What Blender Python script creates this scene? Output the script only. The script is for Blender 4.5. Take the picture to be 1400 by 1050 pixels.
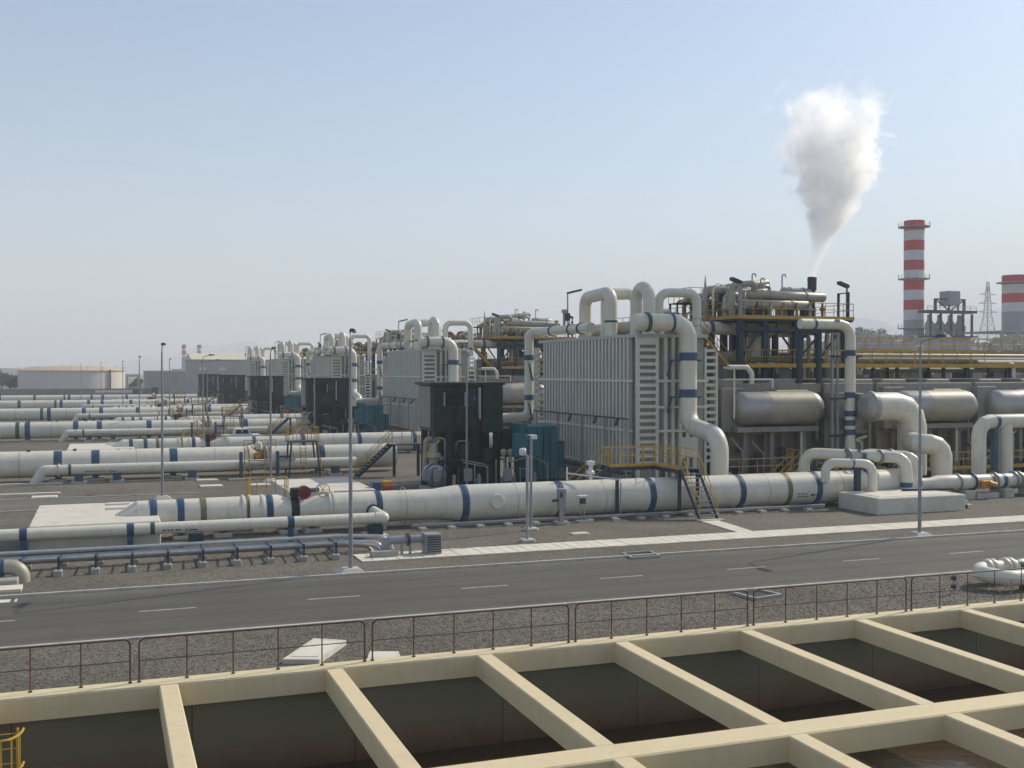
import bpy, math, random
from mathutils import Vector, Matrix
random.seed(7)
R = math.radians
sc = bpy.context.scene
for o in list(bpy.data.objects): bpy.data.objects.remove(o)
COL = sc.collection

# ------------------------------------------------------------------ camera, sky, sun, exposure
cam_d = bpy.data.cameras.new('camera'); cam = bpy.data.objects.new('camera', cam_d); COL.objects.link(cam)
cam_d.sensor_width = 36.0; cam_d.lens = 1506.0/1400.0*36.0
cam_d.clip_start = 0.3; cam_d.clip_end = 20000
cam.location = (0, 0, 8.5)
cam.rotation_euler = (R(90-0.685), 0, R(-20.23))
sc.camera = cam

SUN_AZ, SUN_EL = 73.0, 37.0            # azimuth from +Y towards +X
sdir = Vector((math.sin(R(SUN_AZ))*math.cos(R(SUN_EL)), math.cos(R(SUN_AZ))*math.cos(R(SUN_EL)), math.sin(R(SUN_EL))))
sun_d = bpy.data.lights.new('sun', 'SUN'); sun_d.energy = 4.4; sun_d.angle = R(0.6); sun_d.color = (1.0, 0.91, 0.76)
sun = bpy.data.objects.new('sun', sun_d); COL.objects.link(sun)
sun.rotation_euler = (-sdir).to_track_quat('-Z', 'Y').to_euler()

world = bpy.data.worlds.new('World'); sc.world = world; world.use_nodes = True
wn = world.node_tree.nodes; wl = world.node_tree.links
for n in list(wn): wn.remove(n)
sky = wn.new('ShaderNodeTexSky'); sky.sky_type = 'NISHITA'; sky.sun_disc = False
sky.sun_elevation = R(SUN_EL); sky.sun_rotation = R(SUN_AZ)
sky.air_density = 1.1; sky.dust_density = 1.0; sky.ozone_density = 2.0; sky.altitude = 0
bg = wn.new('ShaderNodeBackground'); bg.inputs['Strength'].default_value = 0.14
wo = wn.new('ShaderNodeOutputWorld')
wl.new(sky.outputs['Color'], bg.inputs['Color']); wl.new(bg.outputs['Background'], wo.inputs['Surface'])

sc.view_settings.view_transform = 'Standard'; sc.view_settings.look = 'None'
sc.view_settings.exposure = 0.04; sc.view_settings.gamma = 1.0; sc.view_settings.use_curve_mapping = False
sc.cycles.use_denoising = True
sc.cycles.max_bounces = 20; sc.cycles.diffuse_bounces = 3; sc.cycles.glossy_bounces = 3
sc.cycles.volume_bounces = 20; sc.cycles.transparent_max_bounces = 16
sc.cycles.volume_step_rate = 1.0; sc.cycles.volume_max_steps = 256

# ------------------------------------------------------------------ materials
MATS = {}
def mat(name, col, rough=0.6, metal=0.0, var=0.12, scale=0.8, dirt=None, dirt_amt=0.0, bump=0.0, bscale=20.0, spec=0.4, streak=False):
    m = bpy.data.materials.new(name); m.use_nodes = True
    nt = m.node_tree; N = nt.nodes; L = nt.links
    bs = N['Principled BSDF']; bs.inputs['Roughness'].default_value = rough
    bs.inputs['Metallic'].default_value = metal; bs.inputs['Specular IOR Level'].default_value = spec
    geo = N.new('ShaderNodeNewGeometry')
    mp = N.new('ShaderNodeMapping'); L.new(geo.outputs['Position'], mp.inputs['Vector'])
    nz = N.new('ShaderNodeTexNoise'); nz.inputs['Scale'].default_value = scale; nz.inputs['Detail'].default_value = 6; nz.inputs['Roughness'].default_value = 0.62
    L.new(mp.outputs['Vector'], nz.inputs['Vector'])
    cr = N.new('ShaderNodeMapRange'); cr.inputs['From Min'].default_value = 0.3; cr.inputs['From Max'].default_value = 0.7
    cr.inputs['To Min'].default_value = 1.0-var; cr.inputs['To Max'].default_value = 1.0+var
    L.new(nz.outputs['Fac'], cr.inputs['Value'])
    mul = N.new('ShaderNodeMix'); mul.data_type = 'RGBA'; mul.blend_type = 'MULTIPLY'; mul.inputs[0].default_value = 1.0
    mul.inputs[6].default_value = (*col, 1); L.new(cr.outputs['Result'], mul.inputs[7])
    out = mul.outputs[2]
    if dirt is not None:
        mp2 = N.new('ShaderNodeMapping'); L.new(geo.outputs['Position'], mp2.inputs['Vector'])
        if streak: mp2.inputs['Scale'].default_value = (2.2, 2.2, 0.22)
        else: mp2.inputs['Scale'].default_value = (0.6, 0.6, 0.6)
        n2 = N.new('ShaderNodeTexNoise'); n2.inputs['Scale'].default_value = 1.7; n2.inputs['Detail'].default_value = 7; n2.inputs['Roughness'].default_value = 0.7
        L.new(mp2.outputs['Vector'], n2.inputs['Vector'])
        r2 = N.new('ShaderNodeMapRange'); r2.inputs['From Min'].default_value = 0.5; r2.inputs['From Max'].default_value = 0.72; r2.inputs['To Max'].default_value = dirt_amt
        L.new(n2.outputs['Fac'], r2.inputs['Value'])
        mx = N.new('ShaderNodeMix'); mx.data_type = 'RGBA'; L.new(r2.outputs['Result'], mx.inputs[0]); L.new(out, mx.inputs[6]); mx.inputs[7].default_value = (*dirt, 1)
        out = mx.outputs[2]
    L.new(out, bs.inputs['Base Color'])
    if bump > 0:
        n3 = N.new('ShaderNodeTexNoise'); n3.inputs['Scale'].default_value = bscale; n3.inputs['Detail'].default_value = 4
        L.new(geo.outputs['Position'], n3.inputs['Vector'])
        bp = N.new('ShaderNodeBump'); bp.inputs['Strength'].default_value = bump; bp.inputs['Distance'].default_value = 0.02
        L.new(n3.outputs['Fac'], bp.inputs['Height']); L.new(bp.outputs['Normal'], bs.inputs['Normal'])
    MATS[name] = m
    return m

mat('white_paint', (0.67, 0.635, 0.53), 0.42, var=0.05, scale=0.9, dirt=(0.44, 0.37, 0.27), dirt_amt=0.42, streak=True)
mat('grey_paint', (0.47, 0.48, 0.44), 0.55, var=0.06, scale=0.7, dirt=(0.28, 0.27, 0.23), dirt_amt=0.4, streak=True)
mat('panel_grey', (0.31, 0.31, 0.27), 0.6, var=0.08, scale=0.7, dirt=(0.14, 0.13, 0.11), dirt_amt=0.4, streak=True)
mat('pale_rib', (0.62, 0.61, 0.53), 0.5, var=0.06, scale=0.7, dirt=(0.36, 0.34, 0.28), dirt_amt=0.4, streak=True)
mat('blue_paint', (0.032, 0.082, 0.145), 0.5, var=0.14, scale=1.5, dirt=(0.16, 0.2, 0.24), dirt_amt=0.35)
mat('navy_steel', (0.016, 0.042, 0.066), 0.55, var=0.15, scale=1.2, dirt=(0.08, 0.08, 0.07), dirt_amt=0.4)
mat('olive_band', (0.17, 0.15, 0.075), 0.5, var=0.12)
mat('green_band', (0.025, 0.11, 0.07), 0.5, var=0.12)
mat('teal_paint', (0.022, 0.15, 0.18), 0.5, var=0.14, scale=1.0, dirt=(0.10, 0.14, 0.13), dirt_amt=0.4, streak=True)
mat('dark_green', (0.010, 0.026, 0.018), 0.55, var=0.2, scale=0.8, dirt=(0.03, 0.04, 0.03), dirt_amt=0.5, streak=True)
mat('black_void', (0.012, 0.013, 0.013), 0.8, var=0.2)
mat('grating', (0.03, 0.032, 0.03), 0.7, var=0.25, scale=6)
mat('yellow_paint', (0.48, 0.29, 0.035), 0.5, var=0.16, scale=1.5, dirt=(0.2, 0.13, 0.05), dirt_amt=0.5)
mat('maroon_paint', (0.16, 0.022, 0.025), 0.45, var=0.15)
mat('red_paint', (0.42, 0.05, 0.035), 0.5, var=0.1)
mat('orange_paint', (0.6, 0.24, 0.03), 0.5, var=0.1)
mat('vessel_steel', (0.38, 0.37, 0.345), 0.4, metal=0.3, var=0.08, scale=0.6, dirt=(0.2, 0.18, 0.15), dirt_amt=0.5)
mat('shell_wall', (0.27, 0.255, 0.225), 0.7, var=0.12, scale=0.5, dirt=(0.13, 0.115, 0.095), dirt_amt=0.6, streak=True)
mat('lagging', (0.40, 0.37, 0.29), 0.5, metal=0.12, var=0.1, scale=1.5, dirt=(0.25, 0.21, 0.16), dirt_amt=0.5)
mat('tan_lagging', (0.30, 0.255, 0.175), 0.65, var=0.15, scale=1.0, dirt=(0.16, 0.13, 0.09), dirt_amt=0.5)
mat('bright_jacket', (0.55, 0.55, 0.53), 0.33, metal=0.6, var=0.1, scale=2.0, dirt=(0.25, 0.23, 0.2), dirt_amt=0.5)
mat('galvanised', (0.30, 0.31, 0.32), 0.5, metal=0.35, var=0.1, scale=2.0)
mat('lamp_dark', (0.05, 0.055, 0.06), 0.5, var=0.1)
mat('lamp_pale', (0.6, 0.6, 0.58), 0.4, var=0.05)
mat('cream_concrete', (0.67, 0.56, 0.345), 0.75, var=0.05, scale=0.9, dirt=(0.47, 0.39, 0.25), dirt_amt=0.3, bump=0.15, bscale=18, streak=True)
mat('white_concrete', (0.62, 0.58, 0.49), 0.8, var=0.07, scale=0.8, dirt=(0.36, 0.33, 0.27), dirt_amt=0.5, bump=0.15, bscale=14)
mat('paving', (0.68, 0.63, 0.52), 0.85, var=0.08, scale=1.1, dirt=(0.38, 0.33, 0.26), dirt_amt=0.5, bump=0.2, bscale=30)
mat('kerb_concrete', (0.50, 0.48, 0.42), 0.85, var=0.12, scale=1.2, dirt=(0.2, 0.18, 0.15), dirt_amt=0.6)
mat('plinth_concrete', (0.34, 0.33, 0.30), 0.85, var=0.12, scale=1.5, dirt=(0.2, 0.18, 0.15), dirt_amt=0.5)
mat('fence_paint', (0.105, 0.047, 0.032), 0.6, var=0.25, scale=3, dirt=(0.16, 0.07, 0.035), dirt_amt=0.5)
mat('road_line', (0.34, 0.33, 0.30), 0.8, var=0.2, scale=4, dirt=(0.12, 0.115, 0.10), dirt_amt=0.6)
mat('tank_paint', (0.62, 0.58, 0.52), 0.6, var=0.05, scale=0.05, dirt=(0.42, 0.37, 0.31), dirt_amt=0.35, streak=True)
mat('tank_roof', (0.52, 0.40, 0.27), 0.7, var=0.08, scale=0.1)
mat('cream_roof', (0.60, 0.55, 0.40), 0.6, var=0.06, scale=0.1)
mat('far_wall', (0.40, 0.39, 0.36), 0.8, var=0.08, scale=0.1)
mat('dull_brick', (0.24, 0.21, 0.18), 0.9, var=0.12, scale=0.15)
mat('stack_red', (0.50, 0.045, 0.04), 0.6, var=0.08, scale=0.2)
mat('stack_white', (0.60, 0.61, 0.58), 0.6, var=0.06, scale=0.2)
mat('stack_grey', (0.33, 0.34, 0.35), 0.6, var=0.08, scale=0.2)
mat('rust', (0.22, 0.10, 0.045), 0.8, var=0.25, scale=4)
mat('bark', (0.06, 0.045, 0.03), 0.9, var=0.2)
mat('glass_dark', (0.02, 0.025, 0.03), 0.1, var=0.05, spec=0.6)
mat('tyre', (0.02, 0.02, 0.02), 0.8)
mat('vehicle_white', (0.72, 0.72, 0.70), 0.3, var=0.03)

def gravel_mat(name, a, b, c, vs, big=0.18):
    m = bpy.data.materials.new(name); m.use_nodes = True
    nt = m.node_tree; N = nt.nodes; L = nt.links; bs = N['Principled BSDF']; bs.inputs['Roughness'].default_value = 0.9; bs.inputs['Specular IOR Level'].default_value = 0.2
    geo = N.new('ShaderNodeNewGeometry')
    vo = N.new('ShaderNodeTexVoronoi'); vo.inputs['Scale'].default_value = vs; L.new(geo.outputs['Position'], vo.inputs['Vector'])
    bw = N.new('ShaderNodeRGBToBW'); L.new(vo.outputs['Color'], bw.inputs['Color'])
    ramp = N.new('ShaderNodeValToRGB'); e = ramp.color_ramp.elements
    e[0].position = 0.2; e[0].color = (*a, 1); e[1].position = 0.8; e[1].color = (*c, 1); k = e.new(0.5); k.color = (*b, 1)
    L.new(bw.outputs['Val'], ramp.inputs['Fac'])
    nz = N.new('ShaderNodeTexNoise'); nz.inputs['Scale'].default_value = big; nz.inputs['Detail'].default_value = 8; nz.inputs['Roughness'].default_value = 0.65
    L.new(geo.outputs['Position'], nz.inputs['Vector'])
    mr = N.new('ShaderNodeMapRange'); mr.inputs['From Min'].default_value = 0.3; mr.inputs['From Max'].default_value = 0.7; mr.inputs['To Min'].default_value = 0.78; mr.inputs['To Max'].default_value = 1.2
    L.new(nz.outputs['Fac'], mr.inputs['Value'])
    mul = N.new('ShaderNodeMix'); mul.data_type = 'RGBA'; mul.blend_type = 'MULTIPLY'; mul.inputs[0].default_value = 1
    L.new(ramp.outputs['Color'], mul.inputs[6]); L.new(mr.outputs['Result'], mul.inputs[7]); L.new(mul.outputs[2], bs.inputs['Base Color'])
    bp = N.new('ShaderNodeBump'); bp.inputs['Strength'].default_value = 0.5; bp.inputs['Distance'].default_value = 0.03; bp.invert = True
    L.new(vo.outputs['Distance'], bp.inputs['Height']); L.new(bp.outputs['Normal'], bs.inputs['Normal'])
    MATS[name] = m
gravel_mat('stone', (0.13, 0.12, 0.097), (0.165, 0.152, 0.122), (0.205, 0.188, 0.15), 14.0)
gravel_mat('gravel', (0.10, 0.089, 0.07), (0.142, 0.127, 0.101), (0.195, 0.176, 0.142), 14.0)

def asphalt_mat():
    m = bpy.data.materials.new('asphalt'); m.use_nodes = True
    nt = m.node_tree; N = nt.nodes; L = nt.links; bs = N['Principled BSDF']; bs.inputs['Roughness'].default_value = 0.82; bs.inputs['Specular IOR Level'].default_value = 0.3
    geo = N.new('ShaderNodeNewGeometry')
    n1 = N.new('ShaderNodeTexNoise'); n1.inputs['Scale'].default_value = 25; n1.inputs['Detail'].default_value = 5; L.new(geo.outputs['Position'], n1.inputs['Vector'])
    mp = N.new('ShaderNodeMapping'); mp.inputs['Scale'].default_value = (0.05, 0.75, 1); L.new(geo.outputs['Position'], mp.inputs['Vector'])
    n2 = N.new('ShaderNodeTexNoise'); n2.inputs['Scale'].default_value = 1.0; n2.inputs['Detail'].default_value = 6; n2.inputs['Roughness'].default_value = 0.6; L.new(mp.outputs['Vector'], n2.inputs['Vector'])
    n3 = N.new('ShaderNodeTexNoise'); n3.inputs['Scale'].default_value = 0.35; n3.inputs['Detail'].default_value = 7; n3.inputs['Roughness'].default_value = 0.7; L.new(geo.outputs['Position'], n3.inputs['Vector'])
    ad = N.new('ShaderNodeMath'); ad.operation = 'ADD'; L.new(n2.outputs['Fac'], ad.inputs[0]); L.new(n3.outputs['Fac'], ad.inputs[1])
    ad2 = N.new('ShaderNodeMath'); ad2.operation = 'MULTIPLY_ADD'; L.new(n1.outputs['Fac'], ad2.inputs[0]); ad2.inputs[1].default_value = 0.35; L.new(ad.outputs[0], ad2.inputs[2])
    ramp = N.new('ShaderNodeValToRGB'); e = ramp.color_ramp.elements
    e[0].position = 0.35; e[0].color = (0.074, 0.070, 0.058, 1); e[1].position = 0.8; e[1].color = (0.118, 0.110, 0.090, 1)
    sc2 = N.new('ShaderNodeMath'); sc2.operation = 'MULTIPLY'; sc2.inputs[1].default_value = 0.5; L.new(ad2.outputs[0], sc2.inputs[0]); L.new(sc2.outputs[0], ramp.inputs['Fac'])
    # sand gathered along both kerbs and two faint wheel tracks per lane
    sy = N.new('ShaderNodeSeparateXYZ'); L.new(geo.outputs['Position'], sy.inputs[0])
    ab = N.new('ShaderNodeMath'); ab.operation = 'SUBTRACT'; ab.inputs[1].default_value = 41.0; L.new(sy.outputs['Y'], ab.inputs[0])
    aa = N.new('ShaderNodeMath'); aa.operation = 'ABSOLUTE'; L.new(ab.outputs[0], aa.inputs[0])
    sm = N.new('ShaderNodeMath'); sm.operation = 'MULTIPLY_ADD'; sm.inputs[1].default_value = 1.6; L.new(n3.outputs['Fac'], sm.inputs[0]); L.new(aa.outputs[0], sm.inputs[2])
    ms = N.new('ShaderNodeMapRange'); ms.inputs['From Min'].default_value = 4.1; ms.inputs['From Max'].default_value = 5.1; ms.inputs['To Max'].default_value = .55; L.new(sm.outputs[0], ms.inputs['Value'])
    mx = N.new('ShaderNodeMix'); mx.data_type = 'RGBA'; L.new(ms.outputs['Result'], mx.inputs[0]); L.new(ramp.outputs['Color'], mx.inputs[6]); mx.inputs[7].default_value = (0.20, 0.172, 0.135, 1)
    sn = N.new('ShaderNodeMath'); sn.operation = 'SINE'; s3 = N.new('ShaderNodeMath'); s3.operation = 'MULTIPLY'; s3.inputs[1].default_value = 3.3; L.new(ab.outputs[0], s3.inputs[0]); L.new(s3.outputs[0], sn.inputs[0])
    tr = N.new('ShaderNodeMapRange'); tr.inputs['From Min'].default_value = .2; tr.inputs['From Max'].default_value = 1; tr.inputs['To Min'].default_value = 1.0; tr.inputs['To Max'].default_value = .86; L.new(sn.outputs[0], tr.inputs['Value'])
    mm = N.new('ShaderNodeMix'); mm.data_type = 'RGBA'; mm.blend_type = 'MULTIPLY'; mm.inputs[0].default_value = 1; L.new(mx.outputs[2], mm.inputs[6]); L.new(tr.outputs['Result'], mm.inputs[7])
    L.new(mm.outputs[2], bs.inputs['Base Color'])
    bp = N.new('ShaderNodeBump'); bp.inputs['Strength'].default_value = 0.25; bp.inputs['Distance'].default_value = 0.01; L.new(n1.outputs['Fac'], bp.inputs['Height']); L.new(bp.outputs['Normal'], bs.inputs['Normal'])
    MATS['asphalt'] = m
asphalt_mat()

def basin_wall_mat():        # grey-green waterline growth with a rust-brown stain band near the water
    m = bpy.data.materials.new('stained_wall'); m.use_nodes = True
    nt = m.node_tree; N = nt.nodes; L = nt.links; bs = N['Principled BSDF']; bs.inputs['Roughness'].default_value = 0.7
    geo = N.new('ShaderNodeNewGeometry'); sp = N.new('ShaderNodeSeparateXYZ'); L.new(geo.outputs['Position'], sp.inputs[0])
    nz = N.new('ShaderNodeTexNoise'); nz.inputs['Scale'].default_value = 1.3; nz.inputs['Detail'].default_value = 7; L.new(geo.outputs['Position'], nz.inputs['Vector'])
    ma = N.new('ShaderNodeMath'); ma.operation = 'MULTIPLY_ADD'; L.new(nz.outputs['Fac'], ma.inputs[0]); ma.inputs[1].default_value = 0.5; L.new(sp.outputs['Z'], ma.inputs[2])
    mr = N.new('ShaderNodeMapRange'); mr.inputs['From Min'].default_value = -2.1; mr.inputs['From Max'].default_value = 0.2; L.new(ma.outputs[0], mr.inputs['Value'])
    ramp = N.new('ShaderNodeValToRGB'); e = ramp.color_ramp.elements
    e[0].position = 0.12; e[0].color = (0.10, 0.055, 0.03, 1); e[1].position = 0.55; e[1].color = (0.175, 0.16, 0.10, 1)
    k = e.new(0.3); k.color = (0.175, 0.11, 0.06, 1); k2 = e.new(0.95); k2.color = (0.15, 0.145, 0.10, 1)
    L.new(mr.outputs['Result'], ramp.inputs['Fac'])
    L.new(ramp.outputs['Color'], bs.inputs['Base Color']); MATS['stained_wall'] = m
basin_wall_mat()

def water_mat():
    m = bpy.data.materials.new('basin_water'); m.use_nodes = True
    nt = m.node_tree; N = nt.nodes; L = nt.links; bs = N['Principled BSDF']; bs.inputs['Roughness'].default_value = 0.12
    bs.inputs['Base Color'].default_value = (0.05, 0.032, 0.014, 1); bs.inputs['Specular IOR Level'].default_value = 0.35
    geo = N.new('ShaderNodeNewGeometry'); nz = N.new('ShaderNodeTexNoise'); nz.inputs['Scale'].default_value = 2.5; nz.inputs['Detail'].default_value = 4; L.new(geo.outputs['Position'], nz.inputs['Vector'])
    bp = N.new('ShaderNodeBump'); bp.inputs['Strength'].default_value = 0.15; bp.inputs['Distance'].default_value = 0.05; L.new(nz.outputs['Fac'], bp.inputs['Height']); L.new(bp.outputs['Normal'], bs.inputs['Normal'])
    MATS['basin_water'] = m
water_mat()

def leaf_mat(name, a, b):
    m = bpy.data.materials.new(name); m.use_nodes = True
    nt = m.node_tree; N = nt.nodes; L = nt.links; bs = N['Principled BSDF']; bs.inputs['Roughness'].default_value = 0.8; bs.inputs['Specular IOR Level'].default_value = 0.2
    geo = N.new('ShaderNodeNewGeometry'); nz = N.new('ShaderNodeTexNoise'); nz.inputs['Scale'].default_value = 0.4; nz.inputs['Detail'].default_value = 5; L.new(geo.outputs['Position'], nz.inputs['Vector'])
    ramp = N.new('ShaderNodeValToRGB'); e = ramp.color_ramp.elements; e[0].position = 0.35; e[0].color = (*a, 1); e[1].position = 0.65; e[1].color = (*b, 1)
    L.new(nz.outputs['Fac'], ramp.inputs['Fac']); L.new(ramp.outputs['Color'], bs.inputs['Base Color']); MATS[name] = m
leaf_mat('foliage', (0.022, 0.032, 0.015), (0.06, 0.075, 0.03))
leaf_mat('hill_scrub', (0.05, 0.055, 0.04), (0.085, 0.085, 0.06))
leaf_mat('mountain_rock', (0.10, 0.095, 0.085), (0.16, 0.15, 0.13))

# ------------------------------------------------------------------ mesh helpers
class MB:
    def __init__(s): s.v = []; s.f = []
    def box(s, x0, y0, z0, x1, y1, z1):
        b = len(s.v)
        s.v += [(x0,y0,z0),(x1,y0,z0),(x1,y1,z0),(x0,y1,z0),(x0,y0,z1),(x1,y0,z1),(x1,y1,z1),(x0,y1,z1)]
        s.f += [[b+i for i in q] for q in ((0,3,2,1),(4,5,6,7),(0,1,5,4),(1,2,6,5),(2,3,7,6),(3,0,4,7))]
        return s
    def bbox(s, x0, y0, z0, x1, y1, z1, w=0.04):          # box with chamfered top and vertical edges
        b = len(s.v)
        def ring(z, i): return [(x0+i+w,y0+i,z),(x1-i-w,y0+i,z),(x1-i,y0+i+w,z),(x1-i,y1-i-w,z),(x1-i-w,y1-i,z),(x0+i+w,y1-i,z),(x0+i,y1-i-w,z),(x0+i,y0+i+w,z)]
        s.v += ring(z0, 0)+ring(z1-w, 0)+ring(z1, w)
        for k in range(2):
            for i in range(8):
                j = (i+1) % 8; s.f.append([b+8*k+i, b+8*k+j, b+8*k+8+j, b+8*k+8+i])
        s.f.append([b+16+i for i in range(8)]); s.f.append([b+7-i for i in range(8)])
        return s
    def bar(s, p, q, w, h=None):                          # rectangular bar between two points
        h = h or w; p = Vector(p); q = Vector(q); d = (q-p).normalized()
        up = Vector((0,0,1)) if abs(d.z) < 0.95 else Vector((0,1,0))
        a = d.cross(up).normalized()*w/2; c = a.normalized().cross(d).normalized()*h/2
        b = len(s.v)
        for e in (p, q): s.v += [tuple(e-a-c), tuple(e+a-c), tuple(e+a+c), tuple(e-a+c)]
        s.f += [[b+i for i in t] for t in ((0,1,2,3),(7,6,5,4),(0,4,5,1),(1,5,6,2),(2,6,7,3),(3,7,4,0))]
        return s
    def tube(s, pts, r, n=16, bend=0.0, seg=4, caps=True, radii=None):
        P = [Vector(p) for p in pts]; path = [P[0]]; rr = [r if radii is None else radii[0]]
        for i in range(1, len(P)-1):
            a = (P[i-1]-P[i]); c = (P[i+1]-P[i]); la, lc = a.length, c.length; a.normalize(); c.normalize()
            ang = math.pi-a.angle(c)
            if bend <= 0 or ang < 0.02: path.append(P[i]); rr.append(r if radii is None else radii[i]); continue
            t = min(bend*math.tan(ang/2), la*0.499, lc*0.499); br = t/math.tan(ang/2)
            bis = (a+c).normalized(); cen = P[i]+bis*(br/math.cos(ang/2))
            s0 = P[i]+a*t-cen; s1 = P[i]+c*t-cen; ax = s0.cross(s1).normalized()
            for k in range(seg+1):
                path.append(cen+Matrix.Rotation(ang*k/seg, 3, ax) @ s0); rr.append(r if radii is None else radii[i])
        path.append(P[-1]); rr.append(r if radii is None else radii[-1])
        m = len(path); tang = []
        for i in range(m):
            if i == 0: t = path[1]-path[0]
            elif i == m-1: t = path[-1]-path[-2]
            else: t = (path[i]-path[i-1]).normalized()+(path[i+1]-path[i]).normalized()
            tang.append(t.normalized())
        u = tang[0].orthogonal().normalized()
        if abs(tang[0].z) < 0.9: u = tang[0].cross(Vector((0,0,1))).normalized()
        b = len(s.v)
        for i in range(m):
            u = (u-tang[i]*u.dot(tang[i])).normalized(); w = tang[i].cross(u)
            k = 1.0
            if 0 < i < m-1:
                c = (path[i]-path[i-1]).normalized().dot((path[i+1]-path[i]).normalized()); k = 1.0
            for j in range(n):
                a = 2*math.pi*j/n; s.v.append(tuple(path[i]+(u*math.cos(a)+w*math.sin(a))*rr[i]*k))
        for i in range(m-1):
            for j in range(n):
                j2 = (j+1) % n; s.f.append([b+i*n+j, b+i*n+j2, b+(i+1)*n+j2, b+(i+1)*n+j])
        if caps:
            s.f.append([b+n-1-j for j in range(n)]); s.f.append([b+(m-1)*n+j for j in range(n)])
        return s
    def cyl(s, p, q, r, n=16, r2=None): return s.tube([p, q], r, n, radii=None if r2 is None else [r, r2])
    def lathe(s, prof, o, axis='x', n=24, caps=True):     # prof: (along, radius)
        b = len(s.v); m = len(prof); o = Vector(o)
        for (t, r) in prof:
            for j in range(n):
                a = 2*math.pi*j/n; c, d = r*math.cos(a), r*math.sin(a)
                p = {'x': (t, c, d), 'y': (d, t, c), 'z': (c, d, t)}[axis]; s.v.append(tuple(o+Vector(p)))
        for i in range(m-1):
            for j in range(n):
                j2 = (j+1) % n; s.f.append([b+i*n+j, b+i*n+j2, b+(i+1)*n+j2, b+(i+1)*n+j])
        if caps:
            s.f.append([b+n-1-j for j in range(n)]); s.f.append([b+(m-1)*n+j for j in range(n)])
        return s
    def prism(s, poly, d):                                # polygon of 3-D points swept by vector d
        b = len(s.v); n = len(poly); d = Vector(d)
        s.v += [tuple(p) for p in poly]+[tuple(Vector(p)+d) for p in poly]
        s.f.append([b+n-1-i for i in range(n)]); s.f.append([b+n+i for i in range(n)])
        for i in range(n):
            j = (i+1) % n; s.f.append([b+i, b+j, b+n+j, b+n+i])
        return s
    def quad(s, *p):
        b = len(s.v); s.v += [tuple(q) for q in p]; s.f.append([b+i for i in range(len(p))]); return s
    def build(s, name, m, parent=None, smooth=25, bevel=0):
        org = ORG.get(parent.name_full, Vector((0,0,0))) if parent else Vector((0,0,0))
        me = bpy.data.meshes.new(name)
        me.from_pydata([tuple(Vector(p)-org) for p in s.v], [], s.f)
        me.materials.append(MATS[m]); me.update()
        if smooth:
            me.polygons.foreach_set('use_smooth', [True]*len(me.polygons)); me.set_sharp_from_angle(angle=R(smooth))
        o = bpy.data.objects.new(name, me); COL.objects.link(o)
        if parent: o.parent = parent
        ORG[o.name_full] = org
        if bevel:
            bm = o.modifiers.new('bevel', 'BEVEL'); bm.width = bevel; bm.segments = 2; bm.limit_method = 'ANGLE'
        return o
ORG = {}; TPL = {}
def tag(o, label, cat, group=None):
    o['label'] = label; o['category'] = cat
    if group: o['group'] = group
    return o
def thing(name, label, cat, loc, group=None):
    o = bpy.data.objects.new(name, None); COL.objects.link(o); o.location = loc; o.empty_display_size = 0.3
    ORG[o.name_full] = Vector(loc); return tag(o, label, cat, group)
def struct(o): o['kind'] = 'structure'; return o
def rep(o, offs):                                          # more copies of one piece, sharing its mesh
    r = []
    for d in offs:
        c = o.copy(); COL.objects.link(c); c.location = Vector(o.location)+Vector(d); ORG[c.name_full] = ORG.get(o.name_full, Vector((0,0,0))); r.append(c)
    return r
KIDS = {}
def copy_tree(o, parent=None, d=(0,0,0), label=None):
    c = o.copy(); COL.objects.link(c)
    if parent is not None: c.parent = parent
    else: c.location = Vector(o.location)+Vector(d)
    if label: c['label'] = label
    for ch in KIDS.get(o, ()): copy_tree(ch, c)
    return c
UW = ['roadside', 'second', 'third', 'fourth', 'fifth']; PITCH = 53.0
REPEATS = []                                               # (root, label template, unit indices)
def unit_thing(name, label, cat, loc, group, units):
    t = thing(name, label.format(UW[0]), cat, loc, group); REPEATS.append((t, label, units)); return t

def railing(path, parent, m='yellow_paint', h=1.1, step=1.3, r=0.028, name='railing', kick=False):
    b = MB()
    for i in range(len(path)-1):
        p, q = Vector(path[i]), Vector(path[i+1]); n = max(1, round((q-p).length/step))
        for k in range(n+1):
            a = p.lerp(q, k/n); b.cyl(a, a+Vector((0,0,h)), r, 5)
        b.cyl(p+Vector((0,0,h)), q+Vector((0,0,h)), r, 6); b.cyl(p+Vector((0,0,h*0.55)), q+Vector((0,0,h*0.55)), r*0.8, 5)
        if kick: b.bar(p+Vector((0,0,0.07)), q+Vector((0,0,0.07)), 0.02, 0.14)
    return b.build(name, m, parent)

def stair(parent, p, q, width, side, m='navy_steel', rail='yellow_paint', n=None):
    p, q = Vector(p), Vector(q); s = Vector(side).normalized()*width; n = n or max(3, round((q.z-p.z)/0.24))
    for e in (Vector((0,0,0)), s): MB().bar(p+e, q+e, 0.06, 0.22).build('stringer', m, parent)
    d = (q-p)/n; t0 = None
    run = Vector((d.x, d.y, 0)).normalized()*0.13
    for k in range(1, n):
        a = p+d*k
        if t0 is None: t0 = MB().prism([a-run+s*0.04, a+run+s*0.04, a+run+s*0.96, a-run+s*0.96], (0,0,0.035)).build('tread', 'galvanised', parent); a0 = a
        else: rep(t0, [a-a0])
    for e in (Vector((0,0,0)), s):
        b = MB(); u = Vector((0,0,1.0))
        b.cyl(p+e+u, q+e+u, 0.028, 6); b.cyl(p+e+u*0.5, q+e+u*0.5, 0.022, 5)
        for t in (0.04, 0.35, 0.68, 1.0): a = p.lerp(q, t)+e; b.cyl(a, a+u, 0.028, 5)
        b.build('handrail', rail, parent)

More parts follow.
